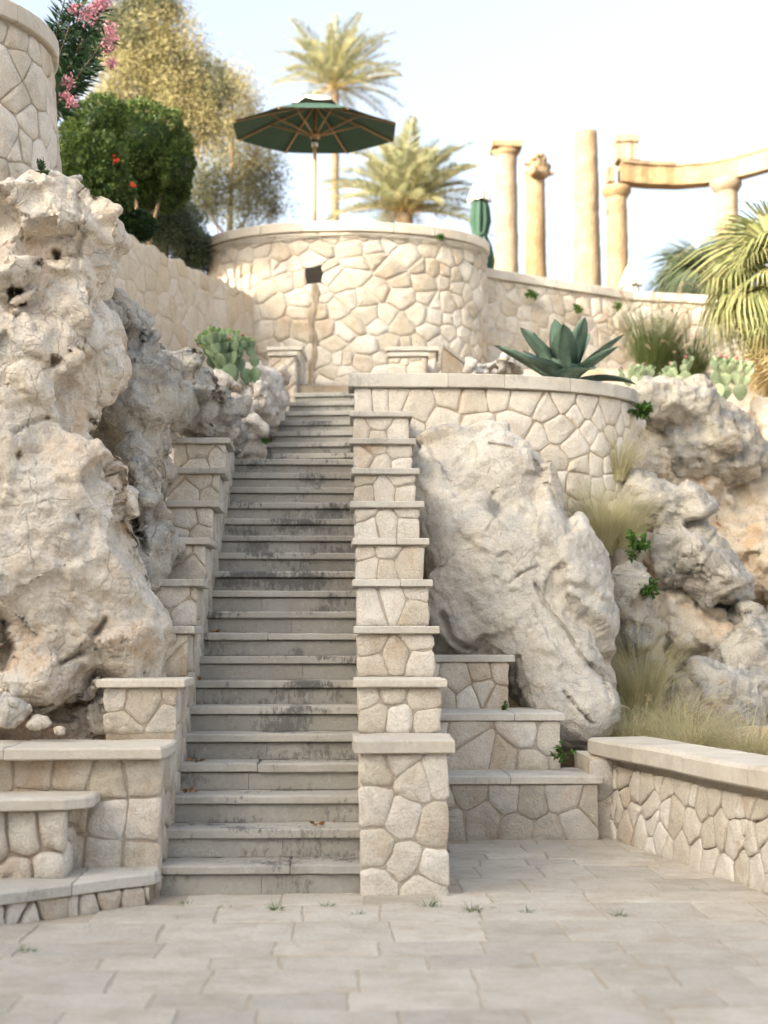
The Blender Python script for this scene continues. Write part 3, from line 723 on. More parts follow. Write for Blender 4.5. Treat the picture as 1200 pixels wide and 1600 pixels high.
# ------------------------------------------------------------------ terrace wall right of the round wall
A2, B2, C2 = np.array([1.9, 20.3]), np.array([4.4, 21.7]), np.array([7.6, 22.3])
tws = empty('terrace_wall', (3.5, 21.2, 5.2), 'rubble terrace wall with pale coping running right below the ancient columns', 'wall')
for k, (a, b) in enumerate(((A2, B2), (B2, C2))):
    L = np.linalg.norm(b-a); t = (b-a)/L; nn = np.array([t[1], -t[0]])
    S = (lambda a, t, nn: lambda u, v, d: np.stack([a[0]+t[0]*u+nn[0]*d, a[1]+t[1]*u+nn[1]*d, v+0*u], 1))(a, t, nn)
    q = [a, b, b-nn*.3, a-nn*.3]; V = [(p[0], p[1], z) for z in (4.4, 6.6) for p in q]
    mk('mortar_core', V, [[0,3,2,1],[4,5,6,7],[0,1,5,4],[1,2,6,5],[2,3,7,6],[3,0,4,7]], M['palemortar'], tws, smooth=False)
    masonry(tws, S, rect(0, L, 4.9, 6.585), M['stone'], su=.25, sv=.23, jit=.36, seed=60+k, proud=.014, depth=.05, gap=.014, rough=.01)
    m = 4
    for i in range(m):
        u0, u1 = L*i/m+.002, L*(i+1)/m-.002
        c = [a+t*u0+nn*.06, a+t*u1+nn*.06, a+t*u1-nn*.36, a+t*u0-nn*.36]
        slab('cap', [tuple(p) for p in c], 6.59, 6.72+R.uniform(-.004, .004), M['cap'] if k == 0 else M['warmcap'], tws, seed=70+i)
# ------------------------------------------------------------------ retaining wall on the left, running back to the round wall
A3, B3 = np.array([-3.5, 13.83]), np.array([-1.10, 19.42])
L = np.linalg.norm(B3-A3); t3 = (B3-A3)/L; n3 = np.array([t3[1], -t3[0]])
rw = empty('retaining_wall', tuple((A3+B3)/2)+(4.4,), 'warm beige weathered retaining wall below the clipped hedge on the left', 'wall')
S3 = lambda u, v, d: np.stack([A3[0]+t3[0]*u+n3[0]*d, A3[1]+t3[1]*u+n3[1]*d, v+0*u], 1)
V = []; Fc = []; m = 80; rt = [.02*math.sin(i*.9)+rs.uniform(-.025, .025) for i in range(m)]
for i in range(m):
    u = L*i/(m-1); zt = 6.03+rt[i]
    V += list(S3(np.array([u]*4), np.array([3.6, zt, zt+.01, 3.6]), np.array([0, 0, -.35, -.35])))
for i in range(m-1):
    for k in range(4): Fc.append([4*i+k, 4*(i+1)+k, 4*(i+1)+(k+1) % 4, 4*i+(k+1) % 4])
mk('mortar_core', V, Fc, M['warmwall'], rw, smooth=False)
masonry(rw, S3, rect(1.4, L, 4.3, 6.0), M['warmwall'], su=.19, sv=.30, jit=.36, seed=91, proud=.006, depth=.04, gap=.006, rough=.012)
# ------------------------------------------------------------------ battered bastion wall top left
bs = empty('bastion_wall', (-3.0, 10.6, 3.5), 'tall battered rubble stone bastion at the top left corner', 'wall')
def Sb(u, v, d):
    u = np.asarray(u, float); v = np.asarray(v, float)
    r = 1.02+(5.9-v)*.085; th = u/1.1
    return np.stack([-3.25+(r+d)*np.sin(th), 10.9-(r+d)*np.cos(th), v+0*u], 1)
us = np.linspace(-1.9, 2.6, 34); vv = np.linspace(3.6, 5.92, 8); n = 34; V = []
for v in vv: V += list(Sb(us, 0*us+v, 0*us-.003))
mk('mortar_core', V, [[k*n+i, k*n+i+1, (k+1)*n+i+1, (k+1)*n+i] for k in range(7) for i in range(n-1)], M['mortar'], bs)
masonry(bs, Sb, rect(-1.2, 2.4, 4.05, 5.9), M['stone'], su=.20, sv=.28, jit=.36, seed=17, proud=.012, depth=.05, gap=.010, rough=.013)
for a, b in ((-1.2, -.4), (-.4, .4), (.4, 1.1), (1.1, 1.8), (1.8, 2.5)):
    uu = np.linspace(a+.002, b-.002, 6); o = [tuple(p[:2]) for p in Sb(uu, 0*uu+5.9, 0*uu+.05)]; i = [tuple(p[:2]) for p in Sb(uu[::-1], 0*uu+5.9, 0*uu-.4)]
    slab('cap', o+i, 5.92, 6.06, M['warmcap'], bs, bev=.012, jit=.003, step=.2, seed=int(b*9)+30)
# ------------------------------------------------------------------ low wall on the right
lo = empty('low_wall', (2.3, 9.6, 0), 'low stone wall with thick rounded coping along the right of the court', 'wall')
A4, B4 = np.array([2.0, 11.12]), np.array([2.0+.5/2.54*3.6, 11.12-3.6])
L = np.linalg.norm(B4-A4); t4 = (B4-A4)/L; n4 = np.array([t4[1], -t4[0]])
if n4[0] > 0: n4 = -n4
def S4(u, v, d):
    u = np.asarray(u, float); v = np.asarray(v, float); d = d-.07*v/.6
    return np.stack([A4[0]+t4[0]*u+n4[0]*(d+.035), A4[1]+t4[1]*u+n4[1]*(d+.035), v+0*u], 1)
def S4b(u, v, d): return S4(L-u, v, d)
q = [A4-t4*.05, B4, B4-n4*.42, A4-n4*.42-t4*.05]
V = [(p[0], p[1], -.1) for p in q]+[(p[0]-n4[0]*f, p[1]-n4[1]*f, .585) for p, f in zip(q, (.06, .06, 0, 0))]
mk('mortar_core', V, [[0,3,2,1],[4,5,6,7],[0,1,5,4],[1,2,6,5],[2,3,7,6],[3,0,4,7]], M['palemortar'], lo, smooth=False)
# u runs from the far end towards the camera; the outward side is -x, so flip u for outward winding
masonry(lo, S4, rect(0, L, -.02, .52), M['pale'], su=.19, sv=.20, jit=.36, seed=47, proud=.011, depth=.05, gap=.009, rough=.013)
eb = mk('end_block', *box(1.86, 2.40, 10.97, 11.7, -.1, .584), M['palemortar'], lo, smooth=False)
masonry(lo, planeY(10.965), rect(1.87, 2.03, -.02, .57), M['greystone'], su=.2, sv=.2, seed=49, proud=.009, depth=.03, gap=.01)
us_ = [-.14, .75, 1.6, 2.5, L]
for i, (a, b) in enumerate(zip(us_[:-1], us_[1:])):
    o = []
    for u in np.linspace(a+.003, b-.003, 5): o.append(tuple(A4+t4*u+n4*(.09+.012*math.sin(u*4))))
    for u in np.linspace(b-.003, a+.003, 5): o.append(tuple(A4+t4*u-n4*(.40+.01*math.sin(u*5))))
    slab('cap', o, .588, .722+R.uniform(-.006, .006), M['warmcap'], lo, bev=.024, jit=.006, step=.12, seed=80+i)
# ------------------------------------------------------------------ stepped stone seats right of the stairs
se = empty('stepped_seat', (1.2, 11, 0), 'three broad stone steps with grey copings at the foot of the boulder', 'steps')
for k, (yf, zb, zt, xr, ye, mt) in enumerate(((10.84, -.02, .463, 1.93, 11.6, 'greystone'), (11.4, .45, .894, 1.74, 12.4, 'pale'), (12.2, .88, 1.335, 1.43, 13.3, 'pale'))):
    mk('mortar_core', *box(.645, xr-.033, yf+.021, ye+.6, zb-.3, zt-.06), M['mortar'], se, smooth=False)
    masonry(se, planeY(yf+.02), rect(.648, xr-.03, zb, zt-.062), M[mt], su=.235, sv=.215, jit=.22, seed=51+k, proud=.009, depth=.045, gap=.010)
    xm = 1.25+.1*k
    for a, b in ((.645, xm-.002), (xm+.002, xr)):
        slab('cap', [(a, yf-.010), (b, yf-.010+R.uniform(-.008, .008)), (b, ye), (a, ye)], zt-.058, zt, M['cap'], se, bev=.007, jit=.004, seed=k)
# ------------------------------------------------------------------ stone bench on the left
be = empty('stone_bench', (-1.6, 8.3, 0), 'curved stone bench with footstep slab and masonry back at the left', 'bench')
BZ = .85
mk('back_core', *box(-3.6, -1.052, 8.542, 9.1, -.1, BZ-.075), M['mortar'], be, smooth=False)
masonry(be, planeY(8.54), rect(-3.2, -1.03, .14, BZ-.072), M['stone'], seeds=[(-1.14,.70),(-1.33,.66),(-1.12,.42),(-1.32,.44),(-1.13,.22),(-1.36,.22),(-1.53,.7),(-1.55,.48),(-1.56,.24),(-1.76,.72),(-1.78,.5),(-1.8,.25),(-2.0,.7),(-2.0,.45),(-2.05,.25),(-2.3,.68),(-2.3,.4),(-2.6,.6),(-2.9,.5)], seed=61, proud=.011, depth=.05, gap=.012, rough=.01)
masonry(be, planeX(-1.05, 1), rect(8.56, 9.16, -.02, BZ-.072), M['stone'], su=.25, sv=.2, seed=62, proud=.02, depth=.04)
cz = [(-1.02, 8.46), (-1.0, 8.56), (-1.0, 9.14), (-1.9, 9.14), (-1.9, 8.41), (-1.5, 8.45)]
slab('cap', cz, BZ-.07, BZ, M['warmcap'], be, bev=.012, jit=.006, seed=4)
slab('cap', [(-1.904, 8.41), (-1.904, 9.14), (-3.4, 9.1), (-3.4, 8.30)], BZ-.068, BZ-.002, M['warmcap'], be, bev=.012, jit=.006, seed=5)
sp = [(-1.37, 8.36), (-1.36, 8.28), (-1.40, 8.20), (-1.50, 8.13), (-1.7, 8.09), (-2.0, 8.05), (-2.0, 8.53), (-1.37, 8.53)]
slab('seat', sp, .535, .60, M['warmcap'], be, bev=.010, jit=.003, step=.06, seed=6)
slab('seat', [(-2.004, 8.05), (-2.004, 8.53), (-3.0, 8.5), (-3.0, 7.95)], .535, .60, M['warmcap'], be, bev=.010, jit=.003, seed=7)
mk('seat_core', *box(-3.0, -1.522, 8.183, 8.55, -.1, .534), M['mortar'], be, smooth=False)
masonry(be, planeY(8.18), rect(-2.9, -1.50, .15, .53), M['stone'], seeds=[(-1.57,.4),(-1.60,.22),(-1.72,.38),(-1.75,.2),(-1.88,.36),(-1.98,.2),(-2.1,.4),(-2.2,.25),(-2.4,.35),(-2.6,.3),(-2.8,.35)], seed=63, proud=.03, depth=.05, gap=.018, rough=.012)
masonry(be, planeX(-1.52, 1), rect(8.2, 8.55, .15, .53), M['stone'], su=.2, sv=.2, seed=64, proud=.02)
ft = [(-1.01, 8.40), (-1.03, 8.31), (-1.10, 8.24), (-1.25, 8.12), (-1.42, 7.96), (-1.43, 8.57), (-1.05, 8.57)]
slab('footstep', ft, .105, .17, M['cap'], be, bev=.009, jit=.006, step=.06, seed=8)
slab('footstep', [(-1.424, 7.955), (-1.62, 7.78), (-1.85, 7.58), (-2.3, 7.2), (-2.3, 8.57), (-1.434, 8.57)], .105, .168, M['cap'], be, bev=.009, jit=.006, step=.06, seed=9)
fl_ = [np.array(p) for p in ((-1.06, 8.30), (-1.45, 7.99), (-1.88, 7.62), (-2.3, 7.27))]
mk('footstep_core', [(p[0]-.02, p[1]+.03, z) for z in (-.1, .104) for p in fl_]+[(-2.3, 8.6, -.1), (-1.06, 8.6, -.1), (-2.3, 8.6, .104), (-1.06, 8.6, .104)], [[1,0,4,5],[2,1,5,6],[3,2,6,7],[8,3,7,10],[0,9,11,4],[4,11,10,7,6,5]], M['mortar'], be, smooth=False)
for k in range(3):
    a, b = fl_[k+1], fl_[k]; L = np.linalg.norm(b-a); t = (b-a)/L; nn = np.array([t[1], -t[0]])
    masonry(be, (lambda a, t, nn: lambda u, v, d: np.stack([a[0]+t[0]*u+nn[0]*d, a[1]+t[1]*u+nn[1]*d, v+0*u], 1))(a, t, nn), rect(0, L, -.02, .102), M['pale'], seeds=[(u+R.uniform(-.045, .045), R.choice([.03, .05, .07])) for u in np.arange(.05, L, .11)], seed=66+k, proud=.015, depth=.03, gap=.012)
# ------------------------------------------------------------------ terrain
def hside(X, Y):
    z = np.interp(Y, [8, 10, 11.3, 12.5, 14, 15.8, 16.8, 18, 19.2, 20, 24], [.25, .38, .52, .62, .70, .8, .9, 2.6, 4.8, 5.2, 5.6])
    return z+.08*fbm(np.stack([X*1.3, Y*1.3, 0*X], -1), 3)
hs_ = grid_mesh('hillside', np.linspace(2.15, 14, 90), np.linspace(7.5, 24, 110), lambda X, Y: hside(X, Y)-np.clip((lowwall_x(Y)+.35-X)*3, 0, 3), M['rock'])
setp(hs_, 'dry rocky slope rising behind the low wall', kind='structure')
def hleft(X, Y): return np.interp(Y, [8.9, 9.2, 11, 13, 14, 16, 18, 20], [.2, .6, 1.4, 2.6, 3.1, 4.1, 4.5, 4.6])+.1*fbm(np.stack([X*1.5, Y*1.5, 0*X], -1), 3)
hl = grid_mesh('hillside', np.linspace(-4.4, -1.12, 30), np.linspace(8.9, 19.8, 80), lambda X, Y: hleft(X, Y)-np.clip(X+1.25, 0, 1)*6*(Y < 14), M['rock'])
setp(hl, 'rocky ground under the outcrops left of the stairs', kind='structure')
V = [A3-n3*.36, B3-n3*.36, np.array([-1.3, 21.5]), np.array([-1.3, 60]), np.array([-40, 60]), np.array([-40, 12.2]), np.array([-3.6, 12.2])]
ug = mk('upper_ground', [(p[0], p[1], 5.93) for p in V], [list(range(7))], M['soil'], smooth=False); setp(ug, 'planted ground above the retaining wall', kind='structure')
V = [A2+np.array([-3.0, .6]), A2+np.array([0, .35]), B2+np.array([0, .35]), C2+np.array([0, .35]), np.array([60, 24]), np.array([60, 300]), np.array([-1.25, 300]), np.array([-1.25, 21.4])]
tg = mk('upper_terrace', [(p[0], p[1], 6.25) for p in V], [list(range(8))], M['soil'], smooth=False); setp(tg, 'upper terrace ground under the columns and palms', kind='structure')
# unseen ridge added towards the low sun, shaped to keep the court in shade
def wp(w, p): return (w*math.sin(SUN_AZ)+p*math.cos(SUN_AZ), w*math.cos(SUN_AZ)-p*math.sin(SUN_AZ))
ws, ps = np.linspace(-60, -11, 40), np.linspace(-30, 40, 70)
Wg, Pg = np.meshgrid(ws, ps, indexing='ij')
crest = np.interp(Pg, [-30, -21, -18, -16.5, -14.5, -13, -11.5, -10, -8, 0, 40], [8, 9.5, 10.5, 12.5, 12.95, 13.3, 12.9, 12.1, 11.8, 11.4, 11])
crest = crest+30.5*(math.tan(SUN_EL)-math.tan(math.radians(12.5)))
Z = np.interp(Wg, [-60, -18, -17, -11], [1.2, 1.0, .97, -.02])*crest+.08*fbm(np.stack([Wg*.4, Pg*.4, 0*Wg], -1), 3)
X_, Y_ = wp(Wg, Pg); I = np.arange(Wg.size).reshape(Wg.shape)
hi_ = mk('shade_ridge', np.stack([X_, Y_, Z], -1).reshape(-1, 3), np.stack([I[:-1, :-1], I[1:, :-1], I[1:, 1:], I[:-1, 1:]], -1).reshape(-1, 4), M['rock']); setp(hi_, 'unseen ridge added behind the camera to the left to shade the court', kind='structure')
# ------------------------------------------------------------------ rocks
def B(px, py, Y, rx, ry, rz, t=0):               # blob by picture place, depth and size in metres
    return (at(px, py, Y), (rx, ry, rz), t)
def kp(r): return r
o = rock('rock_outcrop', [
    B(60, 860, 9.75, .58, .62, .95), B(115, 790, 9.75, .28, .45, .5), B(20, 720, 9.8, .45, .6, .6), B(60, 560, 9.95, .5, .5, .5), B(110, 545, 9.9, .27, .42, .55),
    B(15, 430, 9.75, .30, .42, .26), B(60, 360, 10.1, .45, .45, .22), B(25, 312, 9.8, .36, .40, .12), B(75, 352, 9.62, .17, .26, .09), B(140, 390, 10.05, .11, .34, .28, -.1), B(100, 430, 9.98, .24, .3, .3),
    B(48, 612, 9.55, .08, .2, .17, .3), B(145, 900, 9.75, .26, .45, .5), B(188, 960, 9.8, .17, .38, .5), B(188, 1060, 9.85, .17, .33, .36),
    B(75, 1052, 9.45, .22, .34, .18), B(50, 960, 9.6, .40, .45, .33), B(130, 1000, 9.62, .18, .3, .22), B(5, 1075, 9.3, .10, .2, .11),
    B(-40, 1000, 9.6, .4, .5, .6), B(-60, 600, 9.9, .6, .6, 1.0), B(130, 1090, 9.9, .36, .3, .25), B(60, 1130, 9.9, .6, .35, .25)],
    M['rock'], h=.0185, k=.075, low=(.08, 1.4), mid=(.015, 3.3), fine=.022, crack=.006, pits=.04, pitscale=9, seed=1, crop=(np.array([-2.6, 8.9, .5]), np.array([-1.05, 10.6, 5.0])),
    facets=((1.15, .22), (2.6, .27), (7, .14), (15, .10)),
    holes=[(24, 462, 15, 14, .22), (88, 398, 7, 8, .16), (60, 411, 8, 5, .14), (100, 438, 42, 26, .05), (83, 563, 6, 9, .16), (110, 550, 4, 4, .08), (8, 1015, 12, 34, .22), (75, 1122, 40, 9, .2), (150, 1070, 45, 50, .08), (160, 1110, 26, 18, .12), (145, 1008, 12, 7, .14), (226, 908, 5, 5, .08), (28, 712, 5, 10, .08), (200, 1125, 12, 8, .1), (122, 808, 3, 4, .06)],
    cuts=[([(22, 676), (45, 661), (76, 652)], 5, .07), ([(140, 655), (170, 668), (190, 690), (196, 725)], 7, .1), ([(178, 705), (190, 745), (190, 775), (205, 825), (226, 862)], 6, .1), ([(165, 968), (150, 990), (137, 1014), (104, 1032), (95, 1036)], 6, .12), ([(28, 1103), (70, 1109), (104, 1107), (138, 1094), (150, 1060)], 7, .14), ([(38, 374), (62, 377), (110, 366)], 6, .05), ([(120, 300), (128, 360), (118, 420), (135, 470)], 6, .05)])
setp(o, 'huge tan pitted limestone outcrop filling the left edge of the picture', 'rock')
o = rock('rock_outcrop', [B(205, 585, 10.9, .17, .4, .28, -.4), B(228, 640, 11.0, .17, .4, .36, -.35), B(212, 720, 10.9, .15, .4, .36, -.2), B(228, 800, 10.7, .13, .4, .40), B(200, 640, 10.9, .16, .4, .4), B(190, 520, 11.0, .16, .4, .30, -.3), B(235, 880, 10.6, .12, .35, .3), B(200, 690, 11.2, .35, .4, .55), B(215, 860, 10.9, .25, .35, .5), B(180, 560, 11.3, .3, .4, .45)],
    M['bluerock'], h=.022, k=.05, low=(.08, 2.2), mid=(.015, 4), fine=.034, crack=.012, seed=2, facets=((2.4, .26), (5, .22), (11, .15)), cuts=[([(205, 780), (215, 830), (228, 860)], 6, .15)])
setp(o, 'dark grey craggy ridge of rock beside the big tan outcrop', 'rock')
o = rock('boulder', [B(290, 590, 13.4, .40, .5, .20, -.15), B(340, 620, 13.2, .25, .4, .16), B(250, 562, 13.6, .20, .4, .18, .3), B(310, 650, 13.4, .36, .45, .25), B(352, 665, 13.7, .14, .4, .32)],
    M['bluerock'], h=.026, k=.04, low=(.06, 2.6), mid=(.015, 4.2), fine=.034, crack=.014, seed=3, cuts=[([(300, 545), (330, 580), (345, 625)], 4, .08), ([(260, 590), (285, 610), (300, 635)], 4, .08)])
setp(o, 'fractured grey boulder behind the left stepped wall', 'rock')
o = rock('boulder', [B(232, 610, 12.6, .14, .35, .28, -.5), B(255, 650, 12.3, .14, .3, .22, -.4), B(265, 625, 12.9, .2, .3, .25)], M['bluerock'], h=.026, k=.05, low=(.06, 2.6), mid=(.015, 4.2), fine=.03, crack=.012, seed=8)
setp(o, 'slanting grey rock slab between the tan outcrop and the left stepped wall', 'rock')
for k, (bl, lab) in enumerate((
    ([B(388, 670, 14.6, .12, .3, .34), B(405, 645, 15.0, .14, .3, .34), B(374, 695, 14.4, .10, .3, .2)], 'knobbly tan rock beside the landing at the left of the stairs'),
    ([B(420, 640, 15.9, .13, .35, .36), B(432, 605, 16.4, .12, .35, .24), B(400, 615, 15.8, .2, .4, .2)], 'tan rock below the cactus beside the upper steps'),
    ([B(345, 622, 15.0, .28, .5, .17), B(385, 622, 15.6, .26, .5, .17)], 'low tan rock at the foot of the cactus'))):
    o = rock('boulder', bl, M['rock'], h=.026, k=.04, low=(.07, 3), mid=(.02, 5), fine=.035, crack=.012, pits=.03, seed=10+k)
    setp(o, lab, 'rock')
o = rock('boulder', [B(740, 790, 13.35, .62, .42, .62, .1), B(800, 790, 13.2, .45, .45, .60, .25), B(770, 900, 12.95, .62, .5, .62, .1), B(840, 920, 12.8, .55, .5, .62, .3), B(860, 1010, 12.6, .58, .5, .50, .3), B(900, 1050, 12.5, .30, .42, .42, .3), B(700, 880, 13.3, .35, .4, .8), B(760, 725, 13.6, .55, .35, .28), B(880, 1090, 12.5, .42, .42, .32), B(735, 970, 13.1, .4, .45, .4), B(915, 1105, 12.45, .26, .35, .25)],
    M['greyrock'], h=.019, k=.22, low=(.07, .9), mid=(.01, 2.4), fine=.016, crack=.006, seed=4, crop=(np.array([.64, 11.4, -.2]), np.array([3.0, 14.2, 4.5])), facets=((.9, .24), (2.2, .12), (6, .07), (13, .07)),
    cuts=[([(836, 915), (855, 948), (888, 990), (908, 1025), (942, 1062), (956, 1095)], 3.2, .06), ([(795, 912), (815, 895), (840, 886)], 2.6, .03), ([(766, 694), (798, 701)], 3, .05), ([(770, 770), (780, 800), (760, 830)], 3, .03), ([(880, 1080), (905, 1110), (925, 1130)], 3, .05), ([(690, 960), (705, 1000), (740, 1015)], 6, .08), ([(835, 720), (860, 760), (875, 800)], 4, .05)])
setp(o, 'large smooth grey boulder between the stepped wall and the grass slope', 'rock')
o = rock('boulder', [B(1060, 640, 16.2, .50, .6, .36, .1), B(1022, 630, 16.0, .28, .5, .27), B(1112, 690, 16.3, .50, .6, .36, .35), B(1150, 720, 16.4, .4, .5, .3, .2), B(1060, 710, 16.2, .5, .5, .3)], M['bluerock'], h=.03, k=.14, low=(.06, 2), mid=(.012, 4), fine=.035, crack=.008, pits=.03, pitscale=8, seed=19, facets=((2.2, .2), (5.5, .22), (11, .16)))
setp(o, 'rough grey rock knob topping the right slope below the sunlit cactus', 'rock')
o = rock('rock_outcrop', [B(1060, 700, 16.9, .55, .7, .40, .1), B(1110, 730, 17.0, .55, .7, .40, .35), B(1080, 800, 17.0, 1.0, .8, .95), B(1180, 850, 17.0, .8, .8, 1.0), B(1230, 740, 17.2, .8, .8, .45), B(1000, 740, 16.5, .5, .7, .7), B(1150, 980, 16.8, .8, .8, .9), B(960, 800, 16.2, .4, .6, .7), B(1060, 1010, 15.9, .7, .6, .7), B(1190, 1090, 15.4, .7, .6, .6), B(1000, 1060, 15.4, .6, .6, .6), B(1110, 900, 16.2, .8, .6, .7), B(1240, 930, 16.0, .6, .7, .8), B(1190, 760, 17.2, .7, .7, .6), B(1230, 690, 17.6, .8, .7, .5), B(1150, 700, 17.8, .8, .6, .4), B(1080, 1120, 15, .7, .5, .4)],
    M['rock'], facets=((1.4, .4), (3.5, .3), (8, .2)), carve=[B(1185, 965, 15.6, .2, .4, .28), B(1190, 1000, 15.6, .15, .5, .2)], h=.036, k=.16, low=(.12, 1.3), mid=(.05, 3), fine=.03, crack=.015, pits=.06, pitscale=5, seed=5, crop=(np.array([2.0, 14.5, 0]), np.array([6.2, 18.6, 5.2])))
setp(o, 'tan pitted rock face at the right below the grey knob', 'rock')
o = rock('rock_outcrop', [B(935, 880, 14.7, .40, .5, .75), B(965, 1020, 14.3, .45, .5, .65), B(915, 760, 15.0, .3, .45, .5), B(1010, 1090, 14.2, .5, .5, .4), B(960, 730, 15.2, .35, .4, .5)], M['rock'], h=.034, k=.1, low=(.08, 2), mid=(.015, 4), fine=.03, crack=.008, pits=.03, seed=41)
setp(o, 'tan rock in the gully behind the blond grass right of the big boulder', 'rock')
o = rock('boulder', [B(1045, 800, 14.6, .42, .5, .22, -.62), B(1100, 880, 14.3, .42, .5, .30, -.75), B(1130, 920, 14.3, .22, .4, .22, -.3), B(1000, 790, 14.8, .3, .45, .25, -.2)], M['bluerock'], h=.028, k=.08, low=(.06, 2), mid=(.012, 4), fine=.022, crack=.012, seed=6)
setp(o, 'jutting grey boulder overhanging the hollow on the right slope', 'rock')
o = rock('boulder', [B(1075, 985, 14.6, .35, .4, .28), B(1120, 1000, 14.5, .3, .4, .28), B(1040, 960, 14.7, .25, .4, .3)], M['rock'], carve=[B(1080, 1035, 14.15, .2, .35, .12, .2)], h=.028, k=.08, low=(.06, 2), mid=(.015, 4), fine=.022, crack=.008, pits=.06, seed=7)
setp(o, 'pitted tan rock with a dark hollow beneath the jutting grey boulder', 'rock')
o = rock('boulder', [B(1150, 1010, 14.2, .22, .35, .42, -.35), B(1175, 1060, 14.1, .22, .35, .35)], M['bluerock'], h=.03, k=.08, low=(.06, 2), mid=(.012, 4), fine=.025, crack=.01, seed=14)
setp(o, 'upright grey rock at the right of the dark hollow', 'rock')
o = rock('boulder', [B(1090, 1110, 13.6, .42, .4, .42), B(1150, 1110, 13.7, .35, .4, .38)], M['bluerock'], h=.03, k=.1, low=(.06, 2), mid=(.012, 4), fine=.022, crack=.008, seed=9)
setp(o, 'low grey boulder behind the dry grass by the low wall', 'rock')
o = rock('boulder', [B(980, 925, 13.6, .22, .3, .24, -.4), B(1000, 965, 13.6, .2, .3, .3)], M['bluerock'], h=.028, k=.08, low=(.05, 2), mid=(.012, 4), fine=.022, crack=.008, seed=15)
setp(o, 'small grey rock between the big boulder and the green weeds', 'rock')
o = rock('boulder', [B(775, 572, 15.9, .30, .3, .14), B(750, 580, 15.8, .2, .3, .12)], M['greyrock'], h=.03, k=.06, low=(.06, 3), mid=(.06, 5), fine=.03, crack=.012, seed=16)
setp(o, 'low knobbly rock left of the agave behind the parapet', 'rock')
o = rock('boulder', [B(118, 285, 10.4, .06, .1, .09), B(105, 292, 10.4, .07, .1, .06)], M['greyrock'], h=.016, k=.04, low=(.03, 4), mid=(.02, 8), fine=.012, crack=.0, seed=17, facets=((9, .2),))
setp(o, 'small white stone perched at the foot of the bastion', 'rock')
for k, (px, py, r) in enumerate(((58, 1130, .085), (92, 1139, .05), (15, 1115, .12))):
    o = rock('boulder', [B(px, py, 8.95, r, r*.9, r*.85)], M['rock'], h=.016, k=.04, low=(.03, 5), mid=(.015, 9), fine=.01, crack=0, seed=30+k, facets=((9, .2),))
    setp(o, ['small tan stone lying on the bench back, second from the left', 'small tan stone in the middle of the bench back', 'larger tan stone at the left end of the bench back', 'tan stone on the bench back below the rusty hollow', 'smallest tan stone on the bench back nearest the stairs'][k], 'stone', 'loose stones on the bench back')
# ------------------------------------------------------------------ ancient columns
def column(name, label, px, ptop, Y, r0, r1, cap=None, seed=0, zb=6.2):
    top = at(px, ptop, Y); H = top[2]-zb; b = empty(name, (top[0], Y, zb), label, 'column', 'ancient golden columns above the terrace wall')
    m = 60; prof = [((r0+(r1-r0)*(i/m)**1.2)*(.965 if i in (19, 20, 40) else 1), H*i/m) for i in range(m+1)]
    mk('shaft', *lathe(prof, (top[0], Y, zb), 40, .022, seed), M['column'], b)
    if cap == 'slab':
        V, Fc = lathe([(r1*1.0, -.16), (r1*1.25, -.06), (r1*1.45, 0), (r1*1.45, .07), (r1*1.3, .10)], (top[0], Y, top[2]), 20, .03, seed+3)
        mk('capital', V, Fc, M['column'], b)
    if cap == 'broken':
        o = rock('capital', [((top[0]+.05, Y, top[2]+.12), (r1*1.5, r1*1.5, .14), .35), ((top[0], Y, top[2]-.02), (r1*1.5, r1*1.5, .08), 0), ((top[0]+.02, Y, top[2]+.28), (r1*.95, r1, .16), -.5)], M['column'], h=.03, k=.03, low=(.06, 4), mid=(.05, 6), fine=.03, parent=b, seed=seed)
    if cap == 'square':
        c = top; q = r1*1.35
        slab('capital', [(c[0]-q, Y-q), (c[0]+q, Y-q), (c[0]+q, Y+q), (c[0]-q, Y+q)], c[2]+.003, c[2]+.13, M['column'], b, bev=.02, jit=.015, step=.1, seed=seed)
        mk('echinus', *lathe([(r1, -.12), (r1*1.3, -.01)], (c[0], Y, c[2]), 20, .02, seed), M['column'], b)
    return b
column('column', 'broken column with a flat square capital, leftmost of the golden columns', 790, 236, 27.5, .25, .215, 'square', 1)
column('column', 'column topped by a broken tilted capital, second from the left', 836, 272, 29.5, .24, .205, 'broken', 2)
column('column', 'tallest bare column shaft without a capital', 915, 207, 26.0, .27, .215, None, 3)
column('column', 'column carrying the left end of the curved stone beam', 963, 300, 29.0, .25, .21, 'slab', 4)
column('column', 'column behind the fan palm carrying the right of the curved stone beam', 1135, 290, 28.8, .255, .225, 'slab', 5)
bm_ = empty('stone_beam', tuple(at(1060, 285, 29)), 'curved golden stone beam resting on two columns', 'beam')
path = [(968, 29.0), (1010, 29.15), (1060, 29.2), (1110, 29.0), (1165, 28.5), (1225, 27.8), (1290, 27.0)]
zb = at(963, 287, 29.0)[2]
def beam_piece(a, b, name, z0, z1, wid, out=0, nseg=8):
    ts = np.linspace(a, b, nseg); V = []; Fc = []
    xs = [at(p, 280, Y)[0] for p, Y in path]; ys = [Y for _, Y in path]; tt = np.linspace(0, 1, len(path))
    for t in ts:
        x, y = np.interp(t, tt, xs), np.interp(t, tt, ys); e = .012*math.sin(t*90)
        V += [(x, y-wid-out+e, z0), (x, y+wid+out, z0), (x, y+wid+out, z1+e), (x, y-wid-out+e, z1+e)]
    for i in range(nseg-1):
        for k in range(4): Fc.append([4*i+k, 4*i+(k+1) % 4, 4*(i+1)+(k+1) % 4, 4*(i+1)+k])
    Fc += [[0, 3, 2, 1], [4*(nseg-1)+k for k in range(4)]]
    return mk(name, V, Fc, M['column'], bm_, smooth=False)
